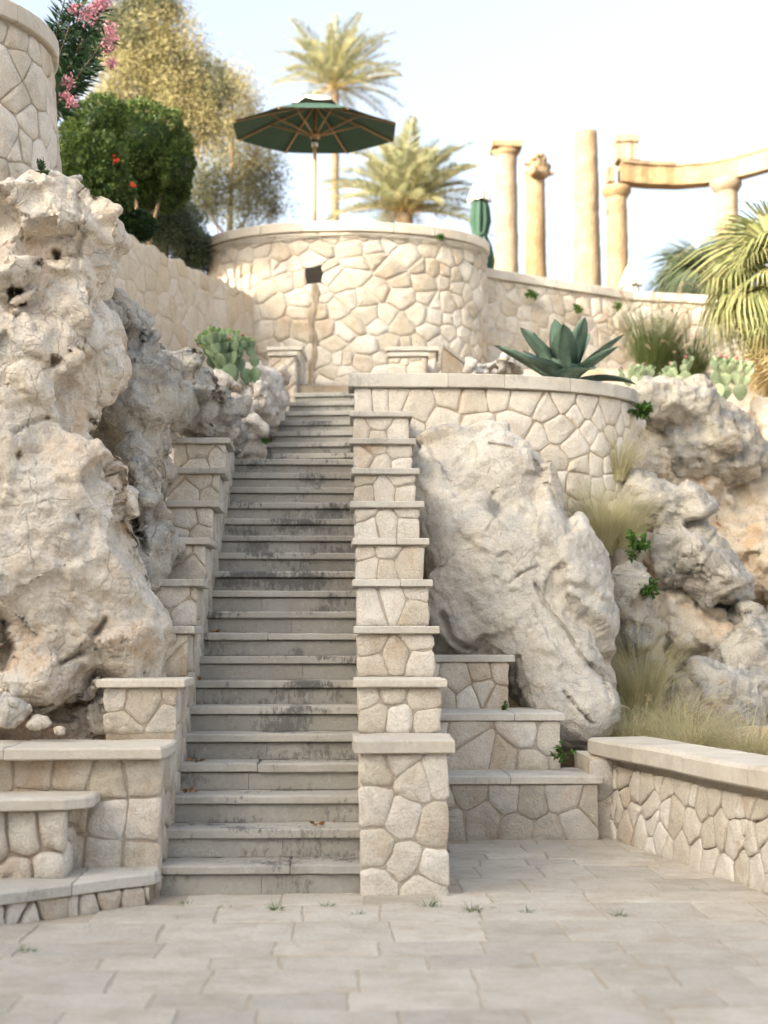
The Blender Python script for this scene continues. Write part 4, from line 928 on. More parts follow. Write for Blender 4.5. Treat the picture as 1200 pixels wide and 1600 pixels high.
for a, b in ((0.0, .30), (.302, .62), (.622, 1)):
    beam_piece(a, b, 'beam_block', zb, zb+.38, .19); beam_piece(a+.005, b, 'cornice', zb+.382, zb+.46, .19, .05)
c = at(978, 230, 29.0)
slab('beam_block', [(c[0]-.22, 28.8), (c[0]+.2, 28.8), (c[0]+.2, 29.25), (c[0]-.22, 29.25)], zb+.44, zb+.80, M['column'], bm_, bev=.03, jit=.02, step=.08, seed=3)
slab('cornice', [(c[0]-.23, 28.77), (c[0]+.24, 28.77), (c[0]+.24, 29.25), (c[0]-.23, 29.25)], zb+.805, zb+.98, M['column'], bm_, bev=.03, jit=.02, step=.08, seed=5)
c = at(953, 270, 29.0)
slab('beam_block', [(c[0]-.07, 28.85), (c[0]+.09, 28.85), (c[0]+.09, 29.2), (c[0]-.07, 29.2)], zb+.002, zb+.34, M['column'], bm_, bev=.03, jit=.02, step=.08, seed=7)
# ------------------------------------------------------------------ umbrellas
um = at(492, 205, 20.1); UC = np.array([um[0], 20.1, um[2]])
ub = empty('patio_umbrella', (UC[0], UC[1], 6.25), 'open dark green patio umbrella with teak ribs standing on the round terrace', 'umbrella')
TL = Matrix.Rotation(math.radians(3.5), 4, 'X'); RU, HU = 1.22, .41
def U(x, y, z): 
    v = TL @ Vector((x, y, z)); return (UC[0]+v.x, UC[1]+v.y, UC[2]+v.z)
mk('pole', *tube([(UC[0], UC[1], 6.25), U(0, 0, -.6), U(0, 0, HU-.02)], .026, 10), M['paleteak'], ub)
mk('base', *lathe([(.28, 0), (.28, .06), (.06, .09), (.05, .3)], (UC[0], UC[1], 6.25), 20), M['steel'], ub)
def cz_(f): return HU*(1-f)*(1+.12*f)           # canopy height at radius fraction f
for k in range(8):
    a0, a1 = (k+.5)*math.pi/4+.0, (k+1.5)*math.pi/4; V = []; Fc = []; m = 7; w = 5
    for i in range(m):
        f = .08+.92*i/(m-1)
        for j in range(w):
            s = j/(w-1); e = f*RU; p = np.array([math.cos(a0), math.sin(a0)])*(1-s)*e+np.array([math.cos(a1), math.sin(a1)])*s*e
            sag = -.010*f*math.sin(math.pi*s)
            V.append(U(p[0], p[1], cz_(f)+sag))
    for i in range(m-1):
        for j in range(w-1): Fc.append([i*w+j, (i+1)*w+j, (i+1)*w+j+1, i*w+j+1])
    mk('canopy_panel', V, Fc, M['canvas'], ub)
    c, s = math.cos(a0), math.sin(a0)
    rb = mk('rib', *tube([U(.05*c, .05*s, HU-.05), U(.6*RU*c, .6*RU*s, cz_(.6)-.03), U(.985*RU*c, .985*RU*s, cz_(.985)-.02)], .014, 6), M['teak'], ub)
    mk('strut', *tube([U(.05*c, .05*s, -.06), U(.55*RU*c, .55*RU*s, cz_(.55)-.04)], .013, 6), M['teak'], ub)
mk('hub', *lathe([(.03, -.12), (.07, -.10), (.075, -.03), (.035, 0)], UC, 14), M['teak'], ub)
mk('runner', *lathe([(.045, -.22), (.045, -.13)], UC, 12), M['steel'], ub)
V = []; Fc = []; m = 16
for r, z in ((.02, .12), (.15, .09), (.30, .025), (.34, -.02)):
    for k in range(m):
        a = 2*math.pi*k/m; V.append(U(r*math.cos(a), r*math.sin(a), HU+z-.03+(.03*math.sin(k*2.4) if r > .2 else 0)))
for i in range(3):
    for k in range(m): Fc.append([i*m+k, i*m+(k+1) % m, (i+1)*m+(k+1) % m, (i+1)*m+k])
mk('vent_cap', V, Fc, M['canvastop'], ub)
mk('finial', *lathe([(.012, 0), (.03, .03), (.02, .07), (.004, .09)], (U(0, 0, HU+.08)), 10), M['teak'], ub)
def closed_umbrella(px, ptop, Y, label, zb=6.2, white=False):
    c = at(px, ptop, Y); b = empty('folded_umbrella', (c[0], Y, zb), label, 'umbrella', 'folded umbrellas on the terrace')
    mk('pole', *tube([(c[0], Y, zb), (c[0], Y, c[2]+.02)], .024, 8), M['paleteak'], b)
    def flute(prof, mat, name, sd):
        V = []; Fc = []; n = 40
        for i, (r, z, am) in enumerate(prof):
            for k in range(n):
                a = 2*math.pi*k/n; rr = r*(1+am*math.sin(8*a+i*.25+sd)+am*.4*math.sin(3*a+sd))
                V.append((c[0]+rr*math.cos(a), Y+rr*math.sin(a), c[2]+z))
        for i in range(len(prof)-1):
            for k in range(n): Fc.append([i*n+k, i*n+(k+1) % n, (i+1)*n+(k+1) % n, (i+1)*n+k])
        mk(name, V, Fc, mat, b)
    flute([(.03, -.01, 0), (.07, -.08, .1), (.13, -.22, .15), (.17, -.36, .2), (.175, -.40, .25)], M['canvastop'], 'cover', 0)
    flute([(.10, -.36, .1), (.135, -.5, .2), (.15, -.75, .22), (.11, -.98, .12), (.155, -1.15, .22), (.18, -1.4, .3), (.16, -1.55, .35)], M['canvastop'] if white else M['canvas'], 'folded_canopy', 2)
    if not white: mk('tie', *lathe([(.118, -1.0), (.125, -.97), (.118, -.94)], c, 16), M['canvas'], b)
    mk('finial', *lathe([(.012, 0), (.03, .03), (.02, .07), (.004, .09)], c, 10), M['paleteak'], b)
closed_umbrella(749, 278, 23.5, 'folded green umbrella with white top cover right of the round wall')
closed_umbrella(985, 412, 25.0, 'folded white umbrella tip showing above the wall beside the columns', white=True)
# ------------------------------------------------------------------ vegetation helpers
def leaf_geo(P, D, ln, wd, fold=.15):
    """diamond leaves at P pointing along D"""
    n = len(P); D = unit(D); S = unit(np.cross(D, rng.normal(size=(n, 3)))); U_ = np.cross(S, D)
    ln = np.broadcast_to(ln, (n,))[:, None]; wd = np.broadcast_to(wd, (n,))[:, None]
    a = P; b = P+D*ln*.45+S*wd+U_*wd*fold; c = P+D*ln; d = P+D*ln*.45-S*wd+U_*wd*fold
    V = np.stack([a, b, c, d], 1).reshape(-1, 3); Q = np.arange(4*n).reshape(n, 4); return V, Q
def leaves(name, P, D, ln, wd, mat, parent=None, fold=.15):
    return mk(name, *leaf_geo(P, D, ln, wd, fold), mat, parent, smooth=False)
def shell(c, r, n, inner=.75, bump=.12, seed=0, flat=None):
    d = unit(rng.normal(size=(n, 3))); k = 1+bump*fbm(d*2.2+seed*5.1, 3)
    f = inner+(1-inner)*rng.random(n)**.5
    P = np.array(c)+d*np.array(r)*(k*f)[:, None]; return P, d
def bush(name, label, blobs, n, ln, wd, mat, zb, extra=None, cat='bush', group=None, inner=.8, trunk=.035):
    c0 = np.array(blobs[0][0]); b = empty(name, (c0[0], c0[1], zb), label, cat, group)
    Ps, Ds = [], []; vol = [np.prod(r)**(2/3) for _, r in blobs]; tot = sum(vol)
    for k, (c, r) in enumerate(blobs):
        P, d = shell(c, r, int(n*vol[k]/tot), inner, .20, k+len(label)); Ps.append(P); Ds.append(d+rng.normal(size=P.shape)*.7+np.array([0, 0, .25]))
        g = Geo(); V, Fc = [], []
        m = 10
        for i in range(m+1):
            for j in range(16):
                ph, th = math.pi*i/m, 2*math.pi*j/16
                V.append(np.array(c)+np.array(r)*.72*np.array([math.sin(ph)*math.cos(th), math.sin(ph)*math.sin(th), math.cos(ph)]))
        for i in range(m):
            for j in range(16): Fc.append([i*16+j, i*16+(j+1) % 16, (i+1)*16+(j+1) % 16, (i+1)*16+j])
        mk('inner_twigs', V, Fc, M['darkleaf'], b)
    leaves('crown', np.concatenate(Ps), np.concatenate(Ds), rng.uniform(ln*.6, ln*1.2, sum(map(len, Ps))), wd, mat, b)
    g = Geo()
    for k, (c, r) in enumerate(blobs):
        g.add(*tube([(c0[0]+.05*k, c0[1], zb-.05), (c0[0]*.5+c[0]*.5, c0[1]*.5+c[1]*.5, (zb+c[2])/2), tuple(c)], [trunk, trunk*.8, trunk*.4], 7))
    g.obj('trunk', M['bark'], b)
    return b
# clipped hedge tree, flowering bush, small bushes
def P3(px, py, Y): return at(px, py, Y)
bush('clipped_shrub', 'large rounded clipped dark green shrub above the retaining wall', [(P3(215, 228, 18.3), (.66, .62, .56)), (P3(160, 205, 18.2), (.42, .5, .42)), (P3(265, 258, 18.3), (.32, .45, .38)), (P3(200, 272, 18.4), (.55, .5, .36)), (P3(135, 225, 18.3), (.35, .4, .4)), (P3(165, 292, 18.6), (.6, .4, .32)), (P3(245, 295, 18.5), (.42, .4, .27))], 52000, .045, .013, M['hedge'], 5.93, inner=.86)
fb = bush('flowering_bush', 'green bush with red flowers in front of the clipped shrub', [(P3(145, 265, 16.9), (.37, .38, .42)), (P3(150, 302, 16.8), (.42, .36, .32)), (P3(120, 320, 16.9), (.4, .36, .3))], 18000, .06, .017, M['hedge'], 5.93)
for px, py in ((181, 250), (208, 288)):
    c = P3(px, py, 16.45); P = np.tile(c, (14, 1))+rng.normal(size=(14, 3))*.012
    leaves('flower', P, rng.normal(size=(14, 3))+np.array([.2, -.6, -.3]), .042, .014, M['red'], fb)
bush('low_bush', 'small dark green bush on top of the retaining wall', [(P3(205, 352, 17.2), (.28, .3, .17)), (P3(180, 345, 17.0), (.2, .25, .14))], 7000, .045, .014, M['darkleaf'], 5.93)
bush('olive_shrub', 'soft grey green shrub behind the retaining wall near the round wall', [(P3(262, 350, 19.6), (.50, .4, .42)), (P3(305, 395, 19.9), (.3, .3, .3)), (P3(235, 345, 19.7), (.35, .4, .3))], 15000, .07, .008, M['olive'], 5.93, inner=.6)
# oleander
ol = empty('oleander', tuple(P3(105, 90, 13.2)*np.array([1, 1, 0])+np.array([0, 0, 5.9])), 'dark oleander with pink blossom clusters beside the bastion', 'shrub')
base = np.array([P3(95, 100, 13.4)[0]-.15, 13.4, 5.9]); g = Geo(); Ps, Ds = [], []
tips = [(150, 30), (120, 5), (165, 60), (130, 60), (105, 40), (150, 100), (135, 110), (110, 90), (120, 130), (100, 120), (95, 70), (105, 160), (95, 20), (140, -20), (170, -30), (110, -40), (120, 85), (100, 150), (90, 140), (160, 15), (145, 75), (85, 50), (80, 100)]
for px, py in tips:
    t = P3(px, py, 13.2+rng.uniform(-.35, .35)); mid = base*.5+t*.5+np.array([-.05, 0, .12])
    g.add(*tube([base, mid, t], [.014, .009, .004], 5))
    ax = unit(t-mid)
    for s in np.linspace(.25, 1, 16):
        c = mid+(t-mid)*s
        for _ in range(5):
            d = unit(rng.normal(size=3)); d = unit(d-ax*np.dot(d, ax)*.8)+ax*.55; Ps.append(c); Ds.append(d+np.array([0, 0, -.12]))
g.obj('stem', M['bark'], ol)
leaves('foliage', np.array(Ps), np.array(Ds), rng.uniform(.12, .19, len(Ps)), .012, M['oleander'], ol, fold=.3)
for px, py, r in ((116, 14, .05), (137, 22, .075), (152, 8, .06), (162, 2, .07), (170, 45, .05), (175, 60, .06), (168, 75, .055), (174, 100, .045), (108, 128, .045), (112, 160, .04), (104, 150, .035)):
    c = P3(px, py, 12.95); P = c+rng.normal(size=(110, 3))*r*.55
    leaves('blossom', P, rng.normal(size=(110, 3))+np.array([0, -.5, .2]), .03, .012, M['pink'], ol)
# trees behind
def tree(name, label, base, top, limbs, clumps, n, ln, wd, mats, tr=.14, cat='tree', spread=.5, twigs=True):
    b = empty(name, base, label, cat); base = np.array(base, float); top = np.array(top, float)
    g = Geo(); m = 7; sp = []
    for i in range(m):
        f = i/(m-1); sp.append(base+(top-base)*f+np.array([math.sin(f*4)*.15, math.cos(f*3)*.1-.1, 0])*f)
    g.add(*tube(sp, np.linspace(tr, tr*.25, m), 9)); sp = np.array(sp)
    tot = sum(c[1]**2 for c in clumps); groups = {}
    for k, (c, r, mi) in enumerate(clumps):
        c = np.array(c); j = int(np.argmin(np.linalg.norm(sp[1:]-c-np.array([0, 0, -.6]), axis=1)))+1
        mid = sp[j]*.45+c*.55+rng.normal(size=3)*.1+np.array([0, 0, -.1]); g.add(*tube([sp[j], mid, c], [tr*.3, tr*.2, tr*.06], 6))
        nn = int(n*r*r/tot); sub = 14
        sc = c+unit(rng.normal(size=(sub, 3)))*(r*rng.uniform(.35, 1.0, size=(sub, 1)))*np.array([1, 1, .8])
        if twigs:
            for q in sc: g.add(*tube([c*.7+mid*.3, (c+q)/2+rng.normal(size=3)*.05, q], [tr*.05, tr*.04, tr*.015], 4, False))
        q = sc[rng.integers(0, sub, nn)]+rng.normal(size=(nn, 3))*r*spread*.42
        d = rng.normal(size=(nn, 3))+unit(q-c)*.5+np.array([0, 0, -.2])
        groups.setdefault(mi, []).append((q, d))
    g.obj('trunk', M['bark'], b)
    for mi, L_ in groups.items():
        P = np.concatenate([a for a, _ in L_]); D = np.concatenate([d for _, d in L_]); leaves('crown', P, D, rng.uniform(ln*.6, ln*1.3, len(P)), wd, M[mats[mi]], b)
    return b
def cl(px, py, Y, r, mi): return (at(px, py, Y), r, mi)
cls = [cl(x, y_, 25+((x*7+y_) % 5)*.3-.6, r, mi) for x, y_, r, mi in [
    (250, 40, .55, 0), (225, 90, .5, 0), (280, 75, .5, 0), (255, 120, .6, 0), (215, 150, .5, 0), (295, 130, .5, 0), (240, 185, .55, 0), (285, 185, .5, 0), (320, 165, .42, 0), (205, 60, .45, 1), (200, 20, .5, 1), (235, 5, .45, 1), (185, 110, .5, 0), (180, 160, .45, 0), (315, 110, .35, 1), (270, 15, .25, 1), (330, 205, .4, 0), (300, 230, .4, 0), (345, 150, .35, 1), (170, 60, .5, 1)]]
tree('tree', 'tall tree with golden sunlit foliage behind the clipped shrub', (at(250, 300, 25.3)[0], 25.3, 5.9), at(250, 20, 25.3), 0, cls, 62000, .062, .011, ['golden', 'treeleaf'], .16, spread=.66)
cls = [cl(x, y_, 27+((x*5+y_) % 7)*.2-.6, r, mi) for x, y_, r, mi in [
    (370, 120, .35, 0), (385, 155, .35, 0), (365, 185, .4, 0), (395, 200, .3, 0), (350, 230, .35, 0), (400, 240, .4, 0), (375, 265, .5, 1), (420, 270, .35, 1), (350, 290, .45, 1), (410, 300, .45, 1), (380, 320, .5, 1), (330, 320, .4, 1), (430, 325, .3, 1), (320, 270, .35, 1), (310, 300, .4, 1), (355, 140, .28, 0)]]
tree('tree', 'open branched tree with dark lower foliage left of the green umbrella', (at(335, 340, 27)[0], 27, 5.9), at(372, 130, 27), 0, cls, 26000, .055, .012, ['golden', 'treeleaf'], .09, spread=.8)
# palms
def frond_mesh(name, L, nl, ll, droop, rise, mat, w=.014, vee=.5, seed=0):
    """one pinnate frond along +x, curved, with leaflets; returns rachis and leaflet mesh data joined"""
    rr = np.random.default_rng(seed); t = np.linspace(0, 1, 18)
    pts = np.stack([L*t*(1-.15*droop*t*t), 0*t, rise*L*t-droop*L*t**2.2], 1)
    V, Fc = tube(pts, np.linspace(.022, .004, 18)*L/2, 5); V = [tuple(v) for v in V]; nr = len(Fc)
    for s in (-1, 1):
        for f in np.linspace(.16, .99, nl):
            p = np.array([np.interp(f, t, pts[:, k]) for k in range(3)]); tg = np.array([np.interp(min(1, f+.03), t, pts[:, k]) for k in range(3)])-p; tg = tg/(np.linalg.norm(tg)+1e-9)
            l = ll*(math.sin(math.pi*min(1, f*.85+.12))**.6)*rr.uniform(.8, 1.15)
            d = tg*rr.uniform(.55, .85)+np.array([0, s*rr.uniform(.6, .9), vee*rr.uniform(.3, 1.1)]); d /= np.linalg.norm(d)
            sd = np.cross(d, [0, 0, 1.]); sd /= np.linalg.norm(sd)+1e-9; b = len(V)
            q = p+d*l+np.array([0, 0, -.12*l])
            V += [tuple(p-sd*w*.5), tuple(p+d*l*.4+sd*w), tuple(q), tuple(p+d*l*.4-sd*w)]; Fc.append([b, b+1, b+2, b+3])
    me = newmesh(name, V, Fc, mat, False); me.materials.append(M['rachis'])
    for k in range(nr): me.polygons[k].material_index = 1
    return me
def place(name, me, parent, loc, yaw, elev, roll=0, sc=1):
    o = bpy.data.objects.new(name, me); m = Matrix.Translation(Vector(loc)) @ Matrix.Rotation(yaw, 4, 'Z') @ Matrix.Rotation(-elev, 4, 'Y') @ Matrix.Rotation(roll, 4, 'X') @ Matrix.Scale(sc, 4)
    link(o, parent); o.matrix_basis = m; return o
def date_palm(label, px, py, Y, L, nf, emin, emax, zb, tr, seed, droop=.35, ll=.36, w=.02):
    c = at(px, py, Y); b = empty('date_palm', (c[0], Y, zb), label, 'palm tree', 'date palms behind the round wall'); rr = random.Random(seed)
    if c[2]-zb > .5:
        k = 40; prof = [(tr*(1+.10*(i % 2))*(1.0-.15*i/k), (c[2]-zb)*i/k) for i in range(k+1)]
        mk('trunk', *lathe(prof, (c[0], Y, zb), 12, .02, seed), M['palmbark'], b)
    ms = [frond_mesh('frond', L, 44, ll, droop*d, .10, M['palmleaf'], w, .5, seed+i) for i, d in enumerate((.7, 1.0, 1.35))]
    for k in range(nf):
        f = k/nf; e = emin+(emax-emin)*(1-f)**.8
        place('frond', ms[rr.randrange(3)], b, c+np.array([0, 0, .1*(1-f)]), k*2.39996+rr.uniform(-.15, .15), e+rr.uniform(-.1, .1), rr.uniform(-.5, .5), rr.uniform(.8, 1.08))
    for k in range(10): 
        a = k*.63; o = mk('fruit_stalk', *tube([c, c+np.array([math.cos(a)*.25, math.sin(a)*.25, .12]), c+np.array([math.cos(a)*.5, math.sin(a)*.5, -.1])], [.02, .014, .006], 5), M['teak'], b)
    return b
date_palm('tall slender date palm rising behind the green umbrella', 524, 140, 45, 2.35, 46, -.15, 1.45, 6.2, .13, 3, .38, .42, .022)
date_palm('low bushy date palm behind the round wall between umbrella and columns', 632, 335, 38, 2.35, 70, .05, 1.45, 6.2, .25, 8, .42, .5, .026)
# fan palms
def fan_mesh(name, L, stalk, nl, mat, droop, seed, w=.018):
    rr = np.random.default_rng(seed); V, Fc = tube([(0, 0, 0), (stalk*.5, 0, .02), (stalk, 0, -.02)], [.014, .011, .008], 5); V = [tuple(v) for v in V]; nr = len(Fc)
    for a in np.linspace(-2.0, 2.0, nl):
        l = L*(1-.18*abs(a)/2)*rr.uniform(.85, 1.1); d = np.array([math.cos(a), math.sin(a), .12*math.cos(a*3)+rr.uniform(-.05, .05)])
        sd = np.array([-math.sin(a), math.cos(a), rr.uniform(-.6, .6)]); p0 = np.array([stalk, 0, 0]); b = len(V)
        p1 = p0+d*l*.5; p2 = p0+d*l*.8+np.array([0, 0, -droop*.35*l]); p3 = p0+d*l*.95+np.array([0, 0, -droop*l*.9])
        V += [tuple(p0), tuple(p1+sd*w), tuple(p1-sd*w), tuple(p2+sd*w*.6), tuple(p2-sd*w*.6), tuple(p3)]
        Fc += [[b, b+1, b+2], [b+2, b+1, b+3, b+4], [b+4, b+3, b+5]]
    me = newmesh(name, V, Fc, mat, False); me.materials.append(M['rachis'])
    for k in range(nr): me.polygons[k].material_index = 1
    return me
def fan_palm(label, c, zb, L, stalk, nf, emin, emax, mat, seed, dead=0, tr=.16, lo_=-1.5):
    b = empty('fan_palm', (c[0], c[1], zb), label, 'palm tree'); rr = random.Random(seed)
    if tr: mk('trunk', *lathe([(tr*(1+.12*(i % 2)), (c[2]-zb)*i/20) for i in range(21)], (c[0], c[1], zb), 12, .03, seed), M['palmbark'], b)
    ms = [fan_mesh('frond', L, stalk, 40, M[mat], d, seed+i) for i, d in enumerate((.5, .9, 1.35))]
    for k in range(nf):
        f = k/max(1, nf-1); place('frond', ms[rr.randrange(3)], b, c, k*2.39996+rr.uniform(-.2, .2), emin+(emax-emin)*(1-f), rr.uniform(-.4, .4), rr.uniform(.85, 1.1))
    if dead:
        md = [fan_mesh('dead_frond', L*.95, stalk*.7, 34, M['dryleaf'], d, seed+9+i) for i, d in enumerate((.2, .5))]
        for k in range(dead): place('dead_frond', md[k % 2], b, np.array(c)-np.array([0, 0, .1+.75*k/dead]), k*2.39996, rr.uniform(lo_, lo_+.35), rr.uniform(-.4, .4), rr.uniform(.8, 1.05))
    return b
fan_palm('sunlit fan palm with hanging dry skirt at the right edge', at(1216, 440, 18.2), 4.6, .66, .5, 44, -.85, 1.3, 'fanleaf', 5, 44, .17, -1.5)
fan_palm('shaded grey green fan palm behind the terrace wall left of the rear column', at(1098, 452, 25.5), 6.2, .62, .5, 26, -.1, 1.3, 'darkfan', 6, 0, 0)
# agave
ag = at(882, 600, 14.72); ab = empty('agave', tuple(ag), 'large blue green agave rosette behind the curved parapet', 'agave')
def agave_leaf(L, Wd, curl, tipc):
    m = 12; V = []; Fc = []
    for i in range(m+1):
        f = i/m; w = Wd*(.55+1.0*f)*(1-f)**.62*1.25 if f < 1 else 0; w = max(w, .002)
        x = L*f; z = curl*L*f*f*(-1)+tipc*L*f**4; th = .035*(1-f)+.003
        for s, zz in ((-1, .30), (-.5, .02), (0, -.06), (.5, .02), (1, .30)): V.append((x, s*w, z+zz*w))
        V.append((x, 0, z-.06*w-th))
    k = 6
    for i in range(m):
        for j in range(4): Fc.append([i*k+j, (i+1)*k+j, (i+1)*k+j+1, i*k+j+1])
        Fc += [[i*k+4, (i+1)*k+4, (i+1)*k+5, i*k+5], [i*k+5, (i+1)*k+5, (i+1)*k, i*k]]
    return V, Fc, m
AL = []
for q, (cu, tc) in enumerate(((.0, .06), (.12, .04), (.30, -.05))):
    V, Fc, m = agave_leaf(.74, .14, cu, tc); AL.append(newmesh('leaf', V, Fc, M['agave']))
for k in range(22):
    f = k/21; rr = random.Random(k+3); place('leaf', AL[0 if f < .4 else 1 if f < .75 else 2], ab, ag+np.array([0, 0, -.02]), k*2.39996+.9, 1.36-1.08*f**.9+rr.uniform(-.06, .06), rr.uniform(-.15, .15), (.80+.25*math.sin(f*2.8))*rr.uniform(.9, 1.08))
mk('core', *lathe([(.09, 0), (.08, .15), (.03, .35), (.004, .55)], ag, 10), M['agave'], ab)
# prickly pears
def pad_mesh(mat, s=1):
    V = []; Fc = []; m, n = 9, 14
    for i in range(m+1):
        f = i/m; w = .5*math.sin(math.pi*min(1, f*.96+.04))**.62*(.62+.5*f)
        for j in range(n):
            a = 2*math.pi*j/n; V.append((w*math.cos(a)*.95, w*math.sin(a)*.17+.02*math.sin(f*5), f))
    for i in range(m):
        for j in range(n): Fc.append([i*n+j, i*n+(j+1) % n, (i+1)*n+(j+1) % n, (i+1)*n+j])
    Fc += [list(range(n))[::-1], list(range(m*n, m*n+n))]
    return newmesh('pad', V, Fc, mat)
def prickly(label, c, size, n0, gens, mat, young, seed, spread=.8, fruits=10, group='prickly pear cacti'):
    b = empty('prickly_pear', tuple(c), label, 'cactus', group); rr = random.Random(seed)
    pm, ym = pad_mesh(M[mat]), pad_mesh(M[young]); fm = newmesh('fruit', *lathe([(.01, 0), (.4, .25), (.5, .7), (.35, 1)], (0, 0, 0), 8), M['fruit'])
    def add(me, loc, dirv, face, s, name='pad'):
        z = Vector(dirv).normalized(); x = Vector((math.cos(face), math.sin(face), 0)); x = (x-z*x.dot(z)).normalized(); y_ = z.cross(x)
        m = Matrix((x, y_, z)).transposed().to_4x4(); o = bpy.data.objects.new(name, me); link(o, b); o.matrix_basis = Matrix.Translation(Vector(loc)) @ m @ Matrix.Scale(s, 4); return Vector(loc)+z*s*.94, x, z
    front = []
    for k in range(n0):
        a = rr.uniform(0, 6.28); loc = np.array(c)+np.array([math.cos(a)*size*1.1*rr.random()*2, math.sin(a)*size*rr.random()*1.2, -.03])
        front.append((add(pm, loc, (rr.uniform(-.35, .35), rr.uniform(-.3, .3), 1), rr.uniform(-.6, .6), size*rr.uniform(.9, 1.15)), size))
    for gnr in range(gens):
        nxt = []
        for (tip, x, z), s in front:
            for _ in range(rr.choice([1, 2, 2, 3]) if gnr < gens-1 else rr.choice([2, 3, 3])):
                off = rr.uniform(-.38, .38); s2 = s*rr.uniform(.72, .95) if gnr < gens-1 else s*rr.uniform(.32, .6)
                d = z+x*off*1.9*spread+Vector((rr.uniform(-.3, .3), rr.uniform(-.3, .3), .35)); p = tip+x*off*s*.75-z*s*abs(off)*.35
                nxt.append((add(ym if gnr == gens-1 and rr.random() < .7 else pm, p, d, rr.uniform(-.9, .9), s2), s2))
        front = nxt
    for (tip, x, z), s in rr.sample(front, min(fruits, len(front))): add(fm, tip-z*.01, z, 0, .04*size/.16, 'fruit')
    return b
prickly('green prickly pear cactus growing on the rocks left of the stairs', at(362, 594, 15.2), .175, 9, 4, 'pad', 'youngpad', 9, .75, 8)
prickly('pale sunlit prickly pear cactus on the rocks at the right', at(1105, 622, 17.0), .19, 7, 3, 'palepad', 'palepad', 12, 1.0, 6)
prickly('small pale prickly pear beside the agave above the right rocks', at(1003, 600, 16.8), .13, 4, 2, 'palepad', 'palepad', 21, .7, 3)
# grasses
def blades(name, c, n, h, spread, lean, mat, parent, w=.004, rad=.1, seg=7):
    a = rng.uniform(0, 2*math.pi, n); r = rad*np.sqrt(rng.random(n)); B0 = np.array(c)+np.stack([r*np.cos(a), r*np.sin(a)*.7, -.02-.3*r], 1)
    a = a+rng.normal(size=n)*.5; hh = h*rng.uniform(.45, 1.15, n)
    th = spread*rng.uniform(.05, .75, n); bend = spread*rng.uniform(.3, 2.6, n)
    o = np.stack([np.cos(a), np.sin(a), 0*a], 1); sd = unit(np.cross(o, [0, 0, 1.])+rng.normal(size=(n, 3))*.5)
    V = []; p = B0.copy()
    for i in range(seg+1):
        f = i/seg; t = th+bend*f**1.3
        if i: p = p+(o*np.sin(t)[:, None]+np.array([0, 0, 1.])*np.cos(t)[:, None]+np.array(lean)*f*2)*(hh/seg)[:, None]
        ww = w*(1-f*.85); V.append(p-sd*ww); V.append(p+sd*ww)
    V = np.stack(V, 1).reshape(-1, 3); k = 2*(seg+1); I = np.arange(n)[:, None]*k
    Q = np.concatenate([I+np.array([[2*i, 2*i+1, 2*i+3, 2*i+2]]) for i in range(seg)])
    tips = V.reshape(n, k, 3)[:, -1]; pre = V.reshape(n, k, 3)[:, -3]
    return mk(name, V, Q, mat, parent, smooth=False), tips, unit(tips-pre)
def tuft(label, c, n, h, spread, lean=(0, 0, 0), mat='grass', w=.003, rad=.1, plume=0, group='dry grass tufts on the slope', plen=.12):
    b = empty('grass_tuft', tuple(c), label, 'grass', group)
    _, tips, d = blades('blades', c, n, h, spread, lean, M[mat], b, w, rad)
    if plume:
        k = rng.choice(len(tips), plume, replace=False); P = []; D = []
        for i in k:
            q = tips[i]-d[i]*plen*.3; m = 40; s = rng.random(m); P.append(q+d[i]*(s*plen)[:, None]+np.array([0, 0, -1])*(s**2*plen*.25)[:, None]); D.append(d[i]+rng.normal(size=(m, 3))*.45)
        leaves('plumes', np.concatenate(P), np.concatenate(D), plen*.22, plen*.022, M['plume'], b)['kind'] = 'stuff'
    return b
L3 = (-.05, 0, 0)
def hs(px, py, Y):
    c = at(px, py, Y); c[2] = min(c[2], float(hside(np.array([c[0]]), np.array([Y]))[0])+.02); return c
tuft('tall blond grass tuft under the right end of the parapet', at(968, 745, 14.5), 420, .60, .55, (.06, -.03, 0), rad=.07)
tuft('dense blond grass tuft leaning over the big boulder', at(940, 860, 13.95), 1100, .82, .50, (.0, -.05, 0), rad=.13)
tuft('blond grass tuft above the green weeds on the right slope', at(975, 850, 13.95), 420, .62, .7, (.04, -.05, 0), rad=.09)
tuft('pale grass tuft beside the lower edge of the big boulder', at(1000, 1110, 13.2), 900, .95, .55, (-.04, -.05, 0), rad=.14)
tuft('spreading pale grass behind the far end of the low wall', hs(990, 1165, 12.4), 1300, .62, .9, (.02, -.05, 0), rad=.22)
tuft('thin plumed grass behind the middle of the low wall', hs(1080, 1170, 11.9), 900, .55, .8, (.05, -.05, 0), rad=.25, plume=22, plen=.09)
tuft('thin plumed grass behind the right part of the low wall', hs(1170, 1175, 11.7), 900, .55, .8, (.05, -.05, 0), rad=.25, plume=18, plen=.09)
tuft('wispy grass stalks in front of the dark hollow', hs(1050, 1120, 13.0), 170, .75, .8, (.1, -.05, 0), rad=.14, plume=5)
tuft('green fountain grass with pink plumes against the terrace wall', hs(1022, 575, 19.3), 1500, 1.2, .42, (.0, -.03, 0), 'greengrass', .0035, .14, 55, 'fountain grasses by the terrace wall', .16)
tuft('smaller green fountain grass with arching pink plumes left of the fan palm', hs(1078, 585, 19.5), 900, 1.1, .6, (-.02, -.03, 0), 'greengrass', .0035, .14, 55, 'fountain grasses by the terrace wall', .17)
